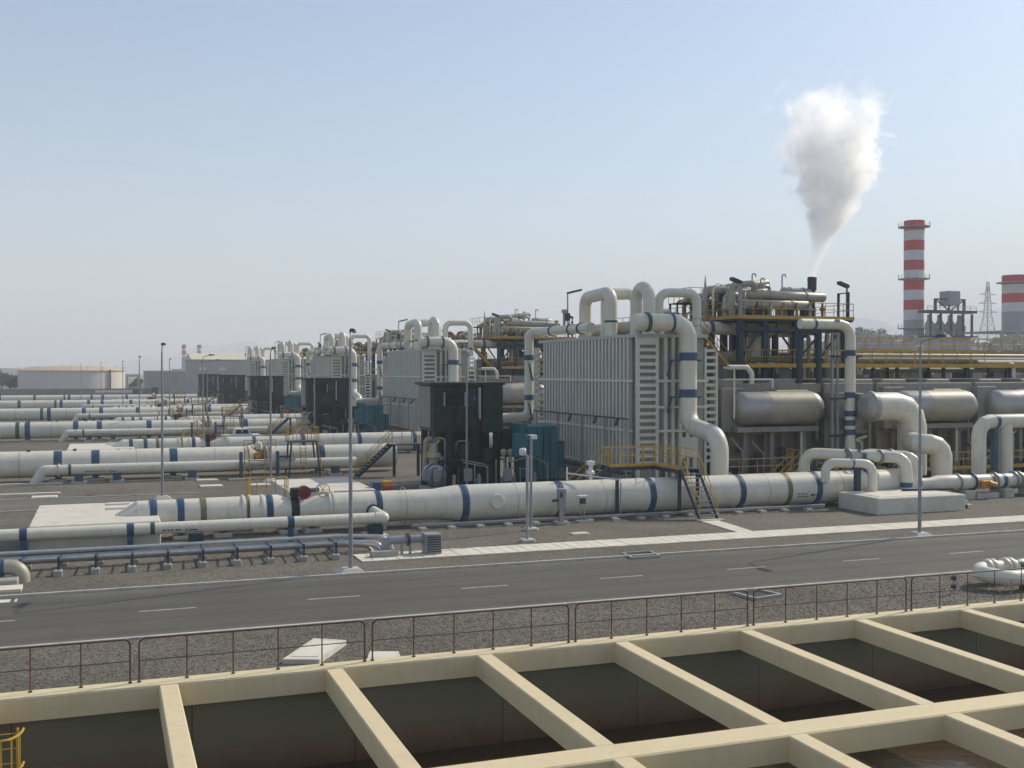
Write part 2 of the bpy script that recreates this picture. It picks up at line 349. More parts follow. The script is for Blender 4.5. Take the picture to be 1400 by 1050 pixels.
def ladder(parent, x, y, z0, z1, w=0.45, axis='x', cage=False, m='yellow_paint'):
    d = Vector((1,0,0)) if axis == 'x' else Vector((0,1,0)); o = Vector((x,y,0)); nrm = Vector((0,-1,0)) if axis == 'x' else Vector((-1,0,0))
    b = MB()
    for e in (-1, 1): b.cyl(o+d*e*w/2+Vector((0,0,z0)), o+d*e*w/2+Vector((0,0,z1)), 0.03, 6)
    b.build('ladder_rail', m, parent)
    q = MB().cyl(o-d*w/2+Vector((0,0,z0+.3)), o+d*w/2+Vector((0,0,z0+.3)), 0.015, 5).build('rung', m, parent)
    rep(q, [(0,0,.3*k) for k in range(1, int((z1-z0-.31)/.3)+1)])
    if cage:
        b = MB(); z = max(z0+1.0, z1-1.0)
        hz = [z1-0.02, z1-0.7, z1-1.4]
        for h in hz:
            b.tube([o+d*math.cos(a)*0.36+nrm*math.sin(a)*0.7+Vector((0,0,h)) for a in [math.pi*i/10 for i in range(11)]], 0.025, 5)
        for a in [math.pi*i/6 for i in range(1, 6)]:
            q = o+d*math.cos(a)*0.36+nrm*math.sin(a)*0.7; b.cyl(q+Vector((0,0,hz[-1])), q+Vector((0,0,z1)), 0.02, 5)
        b.build('cage', m, parent)

# ================================================================== GROUND, ROAD, PATHS
BX0, BX1, BY0, BY1 = -24.0, 48.0, 5.0, 30.05
W = 7000.0
g = MB()
g.quad((-W,BY1,0),(W,BY1,0),(W,W,0),(-W,W,0)); g.quad((-W,-W,0),(W,-W,0),(W,BY0,0),(-W,BY0,0))
g.quad((-W,BY0,0),(BX0,BY0,0),(BX0,BY1,0),(-W,BY1,0)); g.quad((BX1,BY0,0),(W,BY0,0),(W,BY1,0),(BX1,BY1,0))
struct(g.build('ground', 'gravel', smooth=0))
struct(MB().box(-120, 36.9, -0.05, 160, 45.1, 0.012).build('road', 'asphalt', smooth=0))
struct(MB().box(-120, 45.1, -0.05, 160, 45.24, 0.10).build('kerb', 'kerb_concrete', smooth=0))
struct(MB().box(-120, 36.74, -0.05, 160, 36.9, 0.06).build('kerb', 'kerb_concrete', smooth=0))
roadm = bpy.data.objects['road']
d0 = MB().box(1.05-5.95*3, 40.83, 0.005, 1.05-5.95*3+1.95, 40.96, 0.017).build('lane_dash', 'road_line', roadm, smooth=0)
rep(d0, [(5.95*k, 0, 0) for k in range(1, 16)])
MB().box(-6.5, 44.2, 0.005, -3.35, 44.75, 0.017).build('road_patch', 'paving', roadm, smooth=0)
MB().box(-3.2, 44.2, 0.005, -3.12, 44.75, 0.017).build('road_patch', 'paving', roadm, smooth=0)
# side road between the first pipes
struct(MB().box(-120, 72.6, -0.05, 4.0, 79.0, 0.012).build('side_road', 'asphalt', smooth=0))
struct(MB().box(-120, 79.0, -0.05, 6.0, 79.14, 0.08).build('side_road_kerb', 'kerb_concrete', smooth=0))
struct(MB().box(-120, 72.46, -0.05, 4.0, 72.6, 0.08).build('side_road_kerb', 'kerb_concrete', smooth=0))
sr = bpy.data.objects['side_road']
d1 = MB().box(-6.6, 75.7, 0.005, -4.4, 75.85, 0.017).build('lane_dash', 'road_line', sr, smooth=0); rep(d1, [(-5.95*k, 0, 0) for k in range(1, 5)])
struct(MB().box(-14, 81.9, -0.02, -3.0, 82.35, 0.12).build('concrete_strip', 'paving', smooth=0))
struct(MB().box(-14, 89.3, -0.02, -3.1, 89.7, 0.12).build('concrete_strip', 'paving', smooth=0))

# paved walkway of concrete slabs
wk = struct(MB().box(10.6, 48.02, -0.05, 80.0, 50.0, 0.025).build('walkway', 'kerb_concrete', smooth=0))
s0 = MB().bbox(10.61, 48.03, 0.0, 11.16, 49.99, 0.06, 0.012).build('paving_slab', 'paving', wk, smooth=0)
for c in rep(s0, [(0.575*k, 0, 0) for k in range(1, 120)]):
    c.location.z += random.uniform(-0.006, 0.006)
pw = struct(MB().prism([(31.35,54.3,-0.02),(31.0,50.01,-0.02),(32.0,50.01,-0.02),(32.5,54.4,-0.02)], (0,0,0.05)).build('path', 'kerb_concrete', smooth=0))
for k in range(6):
    y0 = 50.05+k*0.72; t = (y0-50)/4.35
    MB().prism([(31.03+0.35*t, y0, 0.0),(31.97+0.5*t, y0, 0.0),(31.97+0.5*(t+.16), y0+.68, 0.0),(31.03+0.35*(t+.16), y0+.68, 0.0)], (0,0,0.05)).build('paving_slab', 'paving', pw, smooth=0)

# loose stones on the strip beside the basin (kind stuff, instanced)
def gravel_stones():
    me = bpy.data.meshes.new('stone'); v = []; random.seed(3)
    b = MB(); t = (1+5**.5)/2
    pts = [(-1,t,0),(1,t,0),(-1,-t,0),(1,-t,0),(0,-1,t),(0,1,t),(0,-1,-t),(0,1,-t),(t,0,-1),(t,0,1),(-t,0,-1),(-t,0,1)]
    fs = [(0,11,5),(0,5,1),(0,1,7),(0,7,10),(0,10,11),(1,5,9),(5,11,4),(11,10,2),(10,7,6),(7,1,8),(3,9,4),(3,4,2),(3,2,6),(3,6,8),(3,8,9),(4,9,5),(2,4,11),(6,2,10),(8,6,7),(9,8,1)]
    b.v = [tuple(Vector((p[0]*1.25,p[1],p[2]*0.62)).normalized()*random.uniform(.7,1.2)*0.023) for p in pts]; b.f = [list(f) for f in fs]
    st = b.build('gravel_stone', 'stone', smooth=0); st.location = (10, 31.5, 0.03)
    strip = MB().quad((-24,30.1,0.012),(48,30.1,0.012),(48,36.7,0.012),(-24,36.7,0.012)).build('gravel', 'gravel', smooth=0); strip['kind'] = 'stuff'
    ng = bpy.data.node_groups.new('stones', 'GeometryNodeTree')
    ng.interface.new_socket('Geometry', in_out='INPUT', socket_type='NodeSocketGeometry'); ng.interface.new_socket('Geometry', in_out='OUTPUT', socket_type='NodeSocketGeometry')
    N = ng.nodes; L = ng.links; gi = N.new('NodeGroupInput'); go = N.new('NodeGroupOutput')
    dp = N.new('GeometryNodeDistributePointsOnFaces'); dp.inputs['Density'].default_value = 110
    io = N.new('GeometryNodeInstanceOnPoints'); oi = N.new('GeometryNodeObjectInfo'); oi.inputs['Object'].default_value = st
    rv = N.new('FunctionNodeRandomValue'); rv.data_type = 'FLOAT_VECTOR'; rv.inputs[1].default_value = (6.28,6.28,6.28)
    rs = N.new('FunctionNodeRandomValue'); rs.data_type = 'FLOAT'; rs.inputs[2].default_value = 0.45; rs.inputs[3].default_value = 1.25
    jg = N.new('GeometryNodeJoinGeometry')
    L.new(gi.outputs[0], dp.inputs['Mesh']); L.new(dp.outputs['Points'], io.inputs['Points']); L.new(oi.outputs['Geometry'], io.inputs['Instance'])
    L.new(rv.outputs[0], io.inputs['Rotation']); L.new(rs.outputs[1], io.inputs['Scale'])
    L.new(gi.outputs[0], jg.inputs[0]); L.new(io.outputs[0], jg.inputs[0]); L.new(jg.outputs[0], go.inputs[0])
    md = strip.modifiers.new('stones', 'NODES'); md.node_group = ng
    st.parent = strip; ORG['gravel_stone'] = Vector((0,0,0)); st['kind'] = 'stuff'
gravel_stones()

# ================================================================== BASIN IN THE FOREGROUND
ba = thing('settling_basin', 'long open settling basin with a cream concrete beam grid over dark stained walls', 'basin', (12, 20, 0))
TOP = 0.5; DEEP = -0.09
MB().bbox(BX0+.3, 29.32, DEEP, BX1-.3, 30.0, TOP, 0.035).build('coping_beam', 'cream_concrete', ba, bevel=0)
MB().box(BX0+.3, 30.003, -0.3, BX1-.3, 30.12, TOP-0.06).build('coping_lip', 'cream_concrete', ba, smooth=0)
for (a, b2) in ((20.5, 21.33), (12.0, 12.8)):
    MB().bbox(BX0+.31, a, DEEP, BX1-.31, b2, TOP, 0.035).build('long_beam', 'cream_concrete', ba)
def cross(y0, y1):
    o = MB().bbox(1.23-4.26*5, y0, DEEP+.004, 1.70-4.26*5, y1, TOP-0.004, 0.03).build('cross_beam', 'cream_concrete', ba)
    rep(o, [(4.26*k, 0, 0) for k in range(1, 16)])
cross(21.30, 29.36); cross(12.78, 20.53)
p0 = MB().box(BX0+.5, 29.46, -3.2, BX0+.5+4.24, 29.9, DEEP-.003).build('wall_panel', 'stained_wall', ba, smooth=0)
rep(p0, [(4.26*k, 0, 0) for k in range(1, 17)])
MB().box(BX0+.32, 29.55, -3.2, BX1-.32, 29.95, DEEP-.006).build('wall_backing', 'black_void', ba, smooth=0)
MB().box(BX0+.3, 5.2, -3.2, BX0+.6, 29.3, TOP-.01).build('end_wall', 'cream_concrete', ba, smooth=0)
MB().box(BX1-.6, 5.2, -3.2, BX1-.3, 29.3, TOP-.01).build('end_wall', 'stained_wall', ba, smooth=0)
MB().box(BX0+.3, 5.06, -3.2, BX1-.3, 5.5, TOP-.012).build('near_wall', 'cream_concrete', ba, smooth=0)
# concrete posts that carry the long beam
c0 = MB().box(1.25-4.26*5, 20.62, -3.1, 1.68-4.26*5, 21.2, DEEP-.002).build('pillar', 'stained_wall', ba, smooth=0)
rep(c0, [(4.26*2*k, 0, 0) for k in range(1, 8)])
struct(MB().quad((BX0+.3,5.3,-2.1),(BX1-.3,5.3,-2.1),(BX1-.3,29.5,-2.1),(BX0+.3,29.5,-2.1)).build('basin_water', 'basin_water', smooth=0))
struct(MB().quad((BX0,5.0,-3.19),(BX1,5.0,-3.19),(BX1,30.0,-3.19),(BX0,30.0,-3.19)).build('basin_floor', 'stained_wall', smooth=0))

# brown tubular fence panels along the coping
FL = ['ends left of the frame', 'has its left half before the two loose slabs', 'has the gravel and a pale slab behind it']
fence_labels = [
 'brown fence panel on the coping at the far left of the basin',
 'brown fence panel behind which the larger pale slab lies on the gravel',
 'brown fence panel with the smaller half-hidden slab behind its left end',
 'brown fence panel on the coping right of the panel with the half-hidden slab',
 'brown fence panel with the square concrete drain frame behind its left corner',
 'brown fence panel at the right, before the flanged pipe bend on the gravel']
for k in range(6):
    x0 = 0.66+6.1*(k-1)+0.11; x1 = x0+6.1-0.22; y = 29.78
    t = thing('fence_panel', fence_labels[k], 'fence', (x0, y, TOP), 'brown fence panels along the basin coping')
    h = TOP+1.12
    MB().tube([(x0,y,TOP-.01),(x0,y,h),(x1,y,h),(x1,y,TOP-.01)], 0.024, 8, bend=0.16, seg=5).build('frame', 'fence_paint', t)
    MB().cyl((x0,y,TOP+.56),(x1,y,TOP+.56), 0.014, 6).build('mid_rail', 'fence_paint', t)
    pz = MB().cyl((x0+1.176,y,TOP-.01),(x0+1.176,y,h), 0.018, 6).build('post', 'fence_paint', t); rep(pz, [(1.176*i,0,0) for i in range(1,4)])
    MB().box(x1-.02, y-.035, h-.03, x1+.24, y+.035, h+.045).build('clip', 'galvanised', t, smooth=0)
    for q in range(6): MB().cyl((x0+1.176*q, y, TOP-.002),(x0+1.176*q, y, TOP+.03), 0.05, 8).build('base_plate', 'fence_paint', t)

# yellow ladder on the basin beam, left corner
t = thing('basin_ladder', 'yellow caged ladder rising from the basin at the bottom left corner', 'ladder', (-2.0, 23.9, -1.8))
ladder(t, -1.95, 24.2, -2.4, 1.3, 0.5, 'x', cage=True)

# loose concrete slabs on the gravel behind the fence
def pale_slab(label, poly, z, h):
    t = thing('concrete_slab', label, 'slab', (poly[0][0], poly[0][1], 0), 'loose slabs behind the fence')
    MB().prism([(x,y,z) for x,y in poly], (0,0,h)).build('slab_body', 'white_concrete', t, smooth=0)
    c = Vector((sum(p[0] for p in poly)/4, sum(p[1] for p in poly)/4)); ins = [c+(Vector(p)-c)*0.74 for p in poly]
    MB().prism([(p.x,p.y,z+h-.01) for p in ins], (0,0,0.025)).build('raised_lid', 'paving', t, smooth=0)
pale_slab('larger pale concrete slab lying askew on the gravel behind the fence', [(4.75,32.1),(5.75,31.7),(6.95,33.7),(6.05,34.3)], 0.0, 0.16)
pale_slab('smaller pale slab mostly hidden behind the coping and fence', [(6.95,31.0),(8.0,31.0),(8.15,31.9),(7.35,32.2)], 0.0, 0.14)
# drain frames
def drain(label, poly, w=0.12):
    t = thing('drain_grate', label, 'drain', (poly[0][0], poly[0][1], 0))
    for i in range(4):
        a, b2 = poly[i], poly[(i+1) % 4]; MB().bar((*a, 0.05), (*b2, 0.05), w, 0.14-0.004*i).build('frame_edge', 'plinth_concrete', t, smooth=0)
    MB().prism([(*p, 0.016) for p in poly], (0,0,0.03)).build('grate', 'grating', t, smooth=0)
drain('square concrete drain frame on the gravel just behind the fence', [(22.3,36.2),(22.5,35.0),(23.8,35.3),(23.5,36.4)])
drain('square drain grate set in the far kerb of the road', [(22.2,44.55),(23.6,44.6),(23.75,45.85),(22.35,45.85)], 0.1)

# flanged pipe bend behind the fence, right edge
t = thing('pipe_bend', 'short white flanged pipe bend on legs behind the fence at the right', 'pipe', (32.8, 33.6, 0))
MB().tube([(37.9,33.1,0.5),(32.6,33.1,0.5),(32.0,33.9,0.58),(32.6,34.6,0.6),(36,34.6,0.6),(36,34.6,-0.3)], 0.3, 20, bend=0.5, seg=5).build('pipe', 'white_paint', t)
for x in (32.95, 33.2, 33.85, 34.1): MB().lathe([(-.05,.4),(.05,.4)], (x,34.6,0.6), 'x', 20).build('flange', 'white_paint', t)
MB().lathe([(-.1,.32),(.1,.32)], (34.5,34.6,0.6), 'x', 20).build('band', 'green_band', t)
for x, y in ((33.3,33.1),(34.9,33.1),(33.5,34.6),(35.6,34.6)): MB().box(x-.1,y-.1,0,x+.1,y+.1,0.3).build('leg', 'navy_steel', t, smooth=0)
t = thing('low_guard_rail', 'low galvanised guard rail on the gravel before the white pipe bend', 'rail', (31, 32, 0))
MB().tube([(30.3,33.5,0),(30.3,33.5,0.75),(34.2,31.6,0.45),(34.2,31.6,0)], 0.03, 6).build('rail', 'galvanised', t)
MB().cyl((32.2,32.6,0),(32.2,32.6,0.6), 0.03, 6).build('post', 'galvanised', t)
for z in (0.3, 0.62): MB().lathe([(-.06,.09),(.06,.09)], (30.2,33.4,z), 'y', 10).build('cap', 'lamp_dark', t)

# ================================================================== SILVER PIPE RACK LEFT OF THE ROAD
t = thing('pipe_rack', 'pair of silver jacketed pipes on low concrete footings beside the road', 'pipe rack', (3, 50.5, 0))
MB().tube([(-60,51.1,0.76),(10.6,51.1,0.76),(12.35,50.6,0.72),(12.7,50.5,-.05)], 0.085, 10, bend=0.6, seg=5).build('upper_pipe', 'bright_jacket', t)
MB().tube([(-60,51.05,0.46),(10.2,51.05,0.46),(11.9,50.3,0.43),(12.2,50.2,-.05)], 0.15, 14, bend=0.6, seg=5).build('main_pipe', 'bright_jacket', t)
MB().tube([(-60,51.35,0.28),(10.0,51.35,0.28),(11.5,51.0,0.25),(11.8,50.9,-.05)], 0.07, 8, bend=0.5).build('lower_pipe', 'galvanised', t)
for i, x in enumerate([-1.89+1.45*k for k in range(-8, 9)]):
    MB().bbox(x-.2, 49.1, 0, x+.16, 49.5, 0.24, 0.03).build('footing', 'plinth_concrete', t, smooth=0)
    MB().bbox(x-.05, 51.2, 0, x+.3, 51.6, 0.2, 0.03).build('footing', 'plinth_concrete', t, smooth=0)
    b = MB(); b.box(x-.04, 49.25, 0.24, x+.04, 49.33, 0.78); b.box(x+.05, 51.4, 0.2, x+.11, 51.47, 0.62); b.bar((x,49.3,0.2),(x+.05,51.5,0.2),0.05,0.06); b.bar((x,49.3,0.66),(x+.08,51.45,0.62),0.05,0.05)
    b.build('bracket', 'navy_steel', t, smooth=0)
t = thing('buried_pipe_bend', 'short fat pipe turning down into the gravel beside the road', 'pipe', (-3.5, 48, 0))
MB().tube([(-9,48.4,0.62),(-3.2,48.4,0.62),(-3.2,48.4,-0.3)], 0.3, 18, bend=0.62, seg=6).build('pipe', 'lagging', t)
MB().lathe([(-.14,.33),(.14,.33)], (-4.0,48.4,0.62), 'x', 18).build('band', 'blue_paint', t)
MB().box(-4.12,48.2,0.1,-3.88,48.6,0.45).build('saddle', 'blue_paint', t, smooth=0)
MB().bbox(-4.9,47.3,0,-3.3,48.2,0.28,0.03).build('footing', 'plinth_concrete', t, smooth=0)
struct(MB().box(-9,46.2,-.02,-3.1,47.2,0.11).build('concrete_apron', 'paving', smooth=0))
# small pump with a motor box by the walkway
t = thing('vent_fan', 'small grey duct elbow with a louvred box beside the paved walkway', 'fan', (13.6, 48.9, 0))
MB().tube([(11.95,49.3,0.05),(11.95,49.3,0.72),(13.76,49.3,0.72)], 0.2, 16, bend=0.5, seg=5).build('duct', 'galvanised', t)
MB().bbox(11.2,48.75,0.04,12.5,49.15,0.33,0.03).build('plinth', 'plinth_concrete', t, smooth=0)
MB().lathe([(-.05,.3),(.05,.3)], (13.05,49.3,0.72), 'x', 16).build('flange', 'lamp_dark', t)
bx = MB().bbox(13.75,48.7,0.06,14.5,49.5,0.98,0.02).build('box', 'lamp_pale' if 0 else 'galvanised', t, smooth=0)
l0 = MB().box(13.8,48.665,0.16,14.45,48.695,0.21).build('louvre', 'lamp_dark', bx, smooth=0); rep(l0, [(0,0,0.11*k) for k in range(1,7)])
for x in (12.75, 13.15): MB().box(x-.04,49.2,0.03,x+.04,49.4,0.5).build('leg', 'galvanised', t, smooth=0)

# ================================================================== LAMP POSTS, CAMERA POSTS
def lamp_post(x, y, label, h=9.75, ang=-90, arm=1.3, plinth=True, r=0.085, base=0.0):
    t = thing('lamp_post', label, 'lamp post', (x, y, base), 'tall lamp posts of the plant')
    if plinth:
        b = MB(); b.v = [(x-.62,y-.5,base-.02),(x+.62,y-.5,base-.02),(x+.62,y+.5,base-.02),(x-.62,y+.5,base-.02),(x-.32,y-.28,base+.2),(x+.32,y-.28,base+.2),(x+.32,y+.28,base+.2),(x-.32,y+.28,base+.2)]
        b.f = [[0,3,2,1],[4,5,6,7],[0,1,5,4],[1,2,6,5],[2,3,7,6],[3,0,4,7]]; b.build('plinth', 'kerb_concrete', t, smooth=0)
    d = Vector((math.cos(R(ang)), math.sin(R(ang)), 0)); tp = Vector((x, y, base+h))
    MB().tube([(x,y,base+.1),(x,y,base+h*.5),(x,y,base+h)], r, 10, radii=[r*1.15, r*.9, r*.65]).build('pole', 'galvanised', t)
    MB().tube([tp-Vector((0,0,.05)), tp+Vector((0,0,.22)), tp+d*arm*.55+Vector((0,0,.38)), tp+d*arm+Vector((0,0,.42))], 0.035, 6, bend=.2).build('arm', 'galvanised', t)
    e = tp+d*arm+Vector((0,0,.42)); s = Vector((-d.y, d.x, 0))*.17
    b = MB(); q = d*.75
    b.v = [tuple(p) for p in (e-s*.7-d*.1, e+s*.7-d*.1, e+q+s, e+q-s, e-s*.5+Vector((0,0,.16)), e+s*.5+Vector((0,0,.16)), e+q*.85+s*.7+Vector((0,0,.14)), e+q*.85-s*.7+Vector((0,0,.14)))]
    b.f = [[0,3,2,1],[4,5,6,7],[0,1,5,4],[1,2,6,5],[2,3,7,6],[3,0,4,7]]
    hd = b.build('lamp_head', 'lamp_dark', t, smooth=30)
    MB().prism([e+d*.1-s*.6-Vector((0,0,.02)), e+d*.1+s*.6-Vector((0,0,.02)), e+q*.9+s*.7-Vector((0,0,.02)), e+q*.9-s*.7-Vector((0,0,.02))], (0,0,.03)).build('lens', 'lamp_pale', hd, smooth=0)
    return t
lamp_post(9.65, 45.85, 'tall grey lamp post on the kerb left of the duct elbow and louvred box', ang=75)
lamp_post(39.25, 45.85, 'tall grey lamp post on the kerb before the big white pipe block', ang=-90)
lamp_post(3.48, 76.6, 'tall lamp post on the gravel behind the slanted pipe entering the white block')
lamp_post(11.88, 86.0, 'lamp post behind the yellow valve stand on the first big pipe')
lamp_post(24.0, 74.4, 'lamp post before the nearest dark green cabin', h=9.6, ang=60)
lamp_post(22.25, 125.4, 'lamp post with outstretched arm before the second dark green cabin', ang=0)
lamp_post(9.98, 125.3, 'lamp post rising behind the second unit of pipes', ang=-60)
lamp_post(3.91, 145.2, 'slim lamp post among the second group of far white pipes')
lamp_post(8.75, 169.0, 'slim lamp post left of the third group of yellow valve stands')
lamp_post(2.9, 215.0, 'slim lamp post before the far low wall right of the storage tank')
lamp_post(-1.0, 255.0, 'far lamp post before the bright right edge of the storage tank')
lamp_post(-6.0, 300.0, 'very far lamp post before the lit side of the storage tank')
lamp_post(15.0, 180.0, 'slim lamp post before the fourth dark green cabin', ang=0)
lamp_post(17.5, 232.0, 'far lamp post before the grey hall with the cream roof', ang=-60)

def small_post(name, label, cat, x, y, h, head):
    t = thing(name, label, cat, (x, y, 0)); MB().bbox(x-.35,y-.3,-.02,x+.35,y+.3,.16,.05).build('plinth', 'kerb_concrete', t, smooth=0)
    MB().cyl((x,y,.1),(x,y,h), 0.075, 10).build('pole', 'galvanised', t)
    if head == 'flood':
        MB().cyl((x-.02,y,h-.02),(x-.25,y-.1,h+.16), .05, 8).build('bracket', 'galvanised', t)
        MB().lathe([(-.14,.05),(-.1,.17),(.1,.2),(.16,.17)], (x-.32,y-.12,h+.2), 'x', 14).build('lamp_head', 'lamp_pale', t)
    else:
        MB().bbox(x-.12,y-.35,h-.02,x+.22,y+.25,h+.2,.03).build('camera_box', 'lamp_pale', t, smooth=0)
        MB().box(x-.28,y-.2,h+.02,x-.13,y+.1,h+.16).build('camera_lens', 'lamp_dark', t, smooth=0)
    return t
small_post('floodlight_post', 'short grey post with a round white floodlight beside the walkway', 'lamp post', 19.6, 51.0, 4.3, 'flood')
small_post('camera_post', 'thin grey post with a camera box behind the short floodlight post', 'post', 21.2, 54.6, 4.9, 'cam')
# instrument stands
t = thing('control_box', 'grey control box on a stand before a blue pipe band', 'box', (23.75, 56.5, 0))
MB().bbox(23.55,56.35,.85,24.0,56.75,1.95,.03).build('cabinet', 'galvanised', t, smooth=0); MB().box(23.6,56.338,1.45,23.78,56.348,1.75).build('window', 'lamp_dark', t, smooth=0)
MB().box(23.66,56.45,0,23.9,56.65,.85).build('stand', 'plinth_concrete', t, smooth=0); MB().box(23.4,56.2,-.01,24.15,56.9,.1).build('base', 'kerb_concrete', t, smooth=0)
MB().cyl((23.55,56.5,1.3),(23.2,56.45,1.3),.07,8).build('knob', 'lamp_dark', t)
t = thing('instrument_stand', 'small white-topped instrument stand just right of the grey control box', 'instrument', (25.05, 56.6, 0))
MB().box(24.8,56.35,1.38,25.35,56.85,1.5).build('top_plate', 'lamp_pale', t, smooth=0); MB().bbox(24.92,56.42,1.05,25.22,56.7,1.37,.03).build('gauge', 'lamp_dark', t, smooth=0)
for x in (24.95, 25.18): MB().cyl((x,56.58,.1),(x,56.58,1.05),.03,6).build('leg', 'galvanised', t)
MB().box(24.75,56.35,-.01,25.4,56.85,.1).build('base', 'kerb_concrete', t, smooth=0)
t = thing('inspection_cover', 'small white square cover on the gravel beside the walkway', 'cover', (23.3, 52.4, 0))
MB().bbox(22.6,52.15,0,23.55,52.7,.08,.02).build('frame', 'white_concrete', t, smooth=0); MB().box(22.75,52.25,.06,23.4,52.6,.1).build('lid', 'paving', t, smooth=0)

# ================================================================== PLANT UNIT (first of five, repeated along +Y below)
def band(parent, x, y, z, r, m='blue_paint', w=0.34, saddle=True, axis='x', pad=True):
    o = MB().lathe([(-w/2, r+.012), (w/2, r+.012)], (x, y, z), axis, 28, caps=False).build('band', m, parent)
    if m == 'blue_paint':
        MB().lathe([(-.02, r+.03), (.02, r+.03)], (x, y, z), axis, 28).build('clamp_rib', m, o)
    if saddle:
        b = MB(); n = 10; poly = []
        for i in range(n+1):
            a = math.pi*(1.12+0.76*i/n); poly.append((x-w*.36, y+math.cos(a)*(r+.01), z+math.sin(a)*(r+.01)))
        poly += [(x-w*.36, y+r*.62, .16), (x-w*.36, y-r*.62, .16)]
        poly.reverse(); b.prism(poly, (w*.72, 0, 0)); b.build('saddle', 'blue_paint', parent, smooth=0)
        if pad: MB().bbox(x-w*1.1, y-r*.9, -.01, x+w*1.1, y+r*.9, .16, .03).build('pad', 'kerb_concrete', parent, smooth=0)
    return o

def lettering(parent, x, y, z, r, width, rows, phi=-.35):     # small flow arrow and worn lettering on the pipe flank
    b = MB()
    for k in range(rows):
        a = math.pi+phi-.17*k; xx = x
        while xx < x+width:
            w = random.uniform(.06,.16); e = .035/r
            p = [(xx, y+math.cos(q)*(r+.006), z-math.sin(q)*(r+.006)) for q in (a-e, a+e)]
            b.quad(p[0], p[1], (xx+w, p[1][1], p[1][2]), (xx+w, p[0][1], p[0][2])); xx += w+random.uniform(.03,.09)
    a = math.pi+phi-.1; q = lambda da: (y+math.cos(a+da)*(r+.008), z-math.sin(a+da)*(r+.008))
    x2 = x+width+.3; e = .06/r
    b.quad((x2+.12,*q(-e*.5)),(x2+.12,*q(e*.5)),(x2+.5,*q(e*.5)),(x2+.5,*q(-e*.5)))
    b.quad((x2-.1,*q(0)),(x2+.14,*q(e*2)),(x2+.14,*q(-e*2)))
    b.build('lettering', 'navy_steel', parent, smooth=0)

# ---- A: intake pipe with white block, valve, reducer
YA, ZA = 58.5, 1.15
t = unit_thing('intake_pipe', 'long white blue-banded pipe with a maroon valve, first to cross before the {} unit', 'pipe', (10, YA, 0), 'white intake pipes of the units', range(5))
r1, r2 = 0.83, 1.0
MB().tube([(-.3,YA,ZA-1.25),(1.65,YA,ZA),(6.75,YA,ZA)], r1, 40).build('pipe_section', 'white_paint', t)
for x in (6.62, 6.98, 7.6): MB().lathe([(-.05,r1+.07),(.05,r1+.07)], (x,YA,ZA), 'x', 40).build('flange', 'white_paint', t)
MB().lathe([(6.95,r1+.02),(8.4,r1+.02),(9.1,.62)], (0,YA,ZA), 'x', 40).build('reducer', 'white_paint', t)
MB().lathe([(9.08,.66),(9.5,.66)], (0,YA,ZA), 'x', 36).build('valve_body', 'grating', t)
MB().lathe([(9.48,.64),(9.9,.62),(11.2,r1)], (0,YA,ZA), 'x', 40).build('reducer', 'white_paint', t)
for x in (11.1, 11.32): MB().lathe([(-.05,r1+.07),(.05,r1+.07)], (x,YA,ZA), 'x', 40).build('flange', 'white_paint', t)
MB().lathe([(11.2,r1),(16.9,r1),(18.2,r2),(49.2,r2)], (0,YA,ZA), 'x', 44).build('pipe_section', 'white_paint', t)
MB().lathe([(-.22,.36),(-.2,.40),(0,.40),(.02,.36)], (20.3,YA-r2*.98,ZA+.12), 'y', 20).build('manhole_cover', 'white_paint', t)
for x in (2.2, 3.52): band(t, x, YA, ZA, r1)
band(t, 4.62, YA, ZA, r1, 'olive_band', saddle=False, w=.3)
band(t, 7.95, YA, ZA, r1+.02, saddle=False); band(t, 13.73, YA, ZA, r1)
for x in (5.6, 8.9, 10.2): MB().bbox(x-.45,YA-.75,-.01,x+.45,YA+.75,.2,.03).build('pad', 'kerb_concrete', t, smooth=0); MB().box(x-.12,YA-.6,.2,x+.12,YA+.6,.5).build('saddle', 'navy_steel', t, smooth=0)
for x in (18.53, 24.24, 30.04, 36.12, 41.6, 45.6): band(t, x, YA, ZA, r2, w=.42)
for x in (15.2,21.6,27.0,33.2,38.0,43.4): MB().lathe([(-.025,r2+.004),(0,r2+.012),(.025,r2+.004)], (x,YA,ZA), 'x', 44, caps=False).build('weld_seam', 'lagging', t)
band(t, 39.45, YA, ZA, r2, 'olive_band', saddle=False, w=.34)
lettering(t, 40.0, YA, ZA, r2, .7, 2, phi=-.25)
# maroon valve actuator with hand wheel
vz = ZA+.62
MB().cyl((9.3,YA,vz-.05),(9.3,YA,vz+.45), .16, 12).build('valve_stem', 'grating', t)
ac = MB().lathe([(-.55,.2),(-.52,.34),(-.05,.34),(0,.3)], (9.75,YA-.1,vz+.35), 'y', 18).build('actuator', 'maroon_paint', t)
MB().lathe([(-.01,.2),(.24,.2)], (9.75,YA-.1,vz+.35), 'y', 12).build('gear_box', 'navy_steel', ac)
MB().bbox(9.1,YA-.3,vz+.1,9.7,YA+.3,vz+.55,.05).build('gear_case', 'grating', t, smooth=0)
MB().cyl((10.0,YA-.1,vz+.4),(10.6,YA+.1,vz+.4),.12,10).build('motor', 'blue_paint', t)
w = MB(); w.tube([(10.75+.36*math.cos(a), YA-.35, vz+.42+.36*math.sin(a)) for a in [2*math.pi*i/16 for i in range(17)]], .025, 6)
for i in range(3): a = math.pi*i/3; w.cyl((10.75-.35*math.cos(a),YA-.35,vz+.42-.35*math.sin(a)),(10.75+.35*math.cos(a),YA-.35,vz+.42+.35*math.sin(a)),.018,5)
w.build('hand_wheel', 'yellow_paint', t)
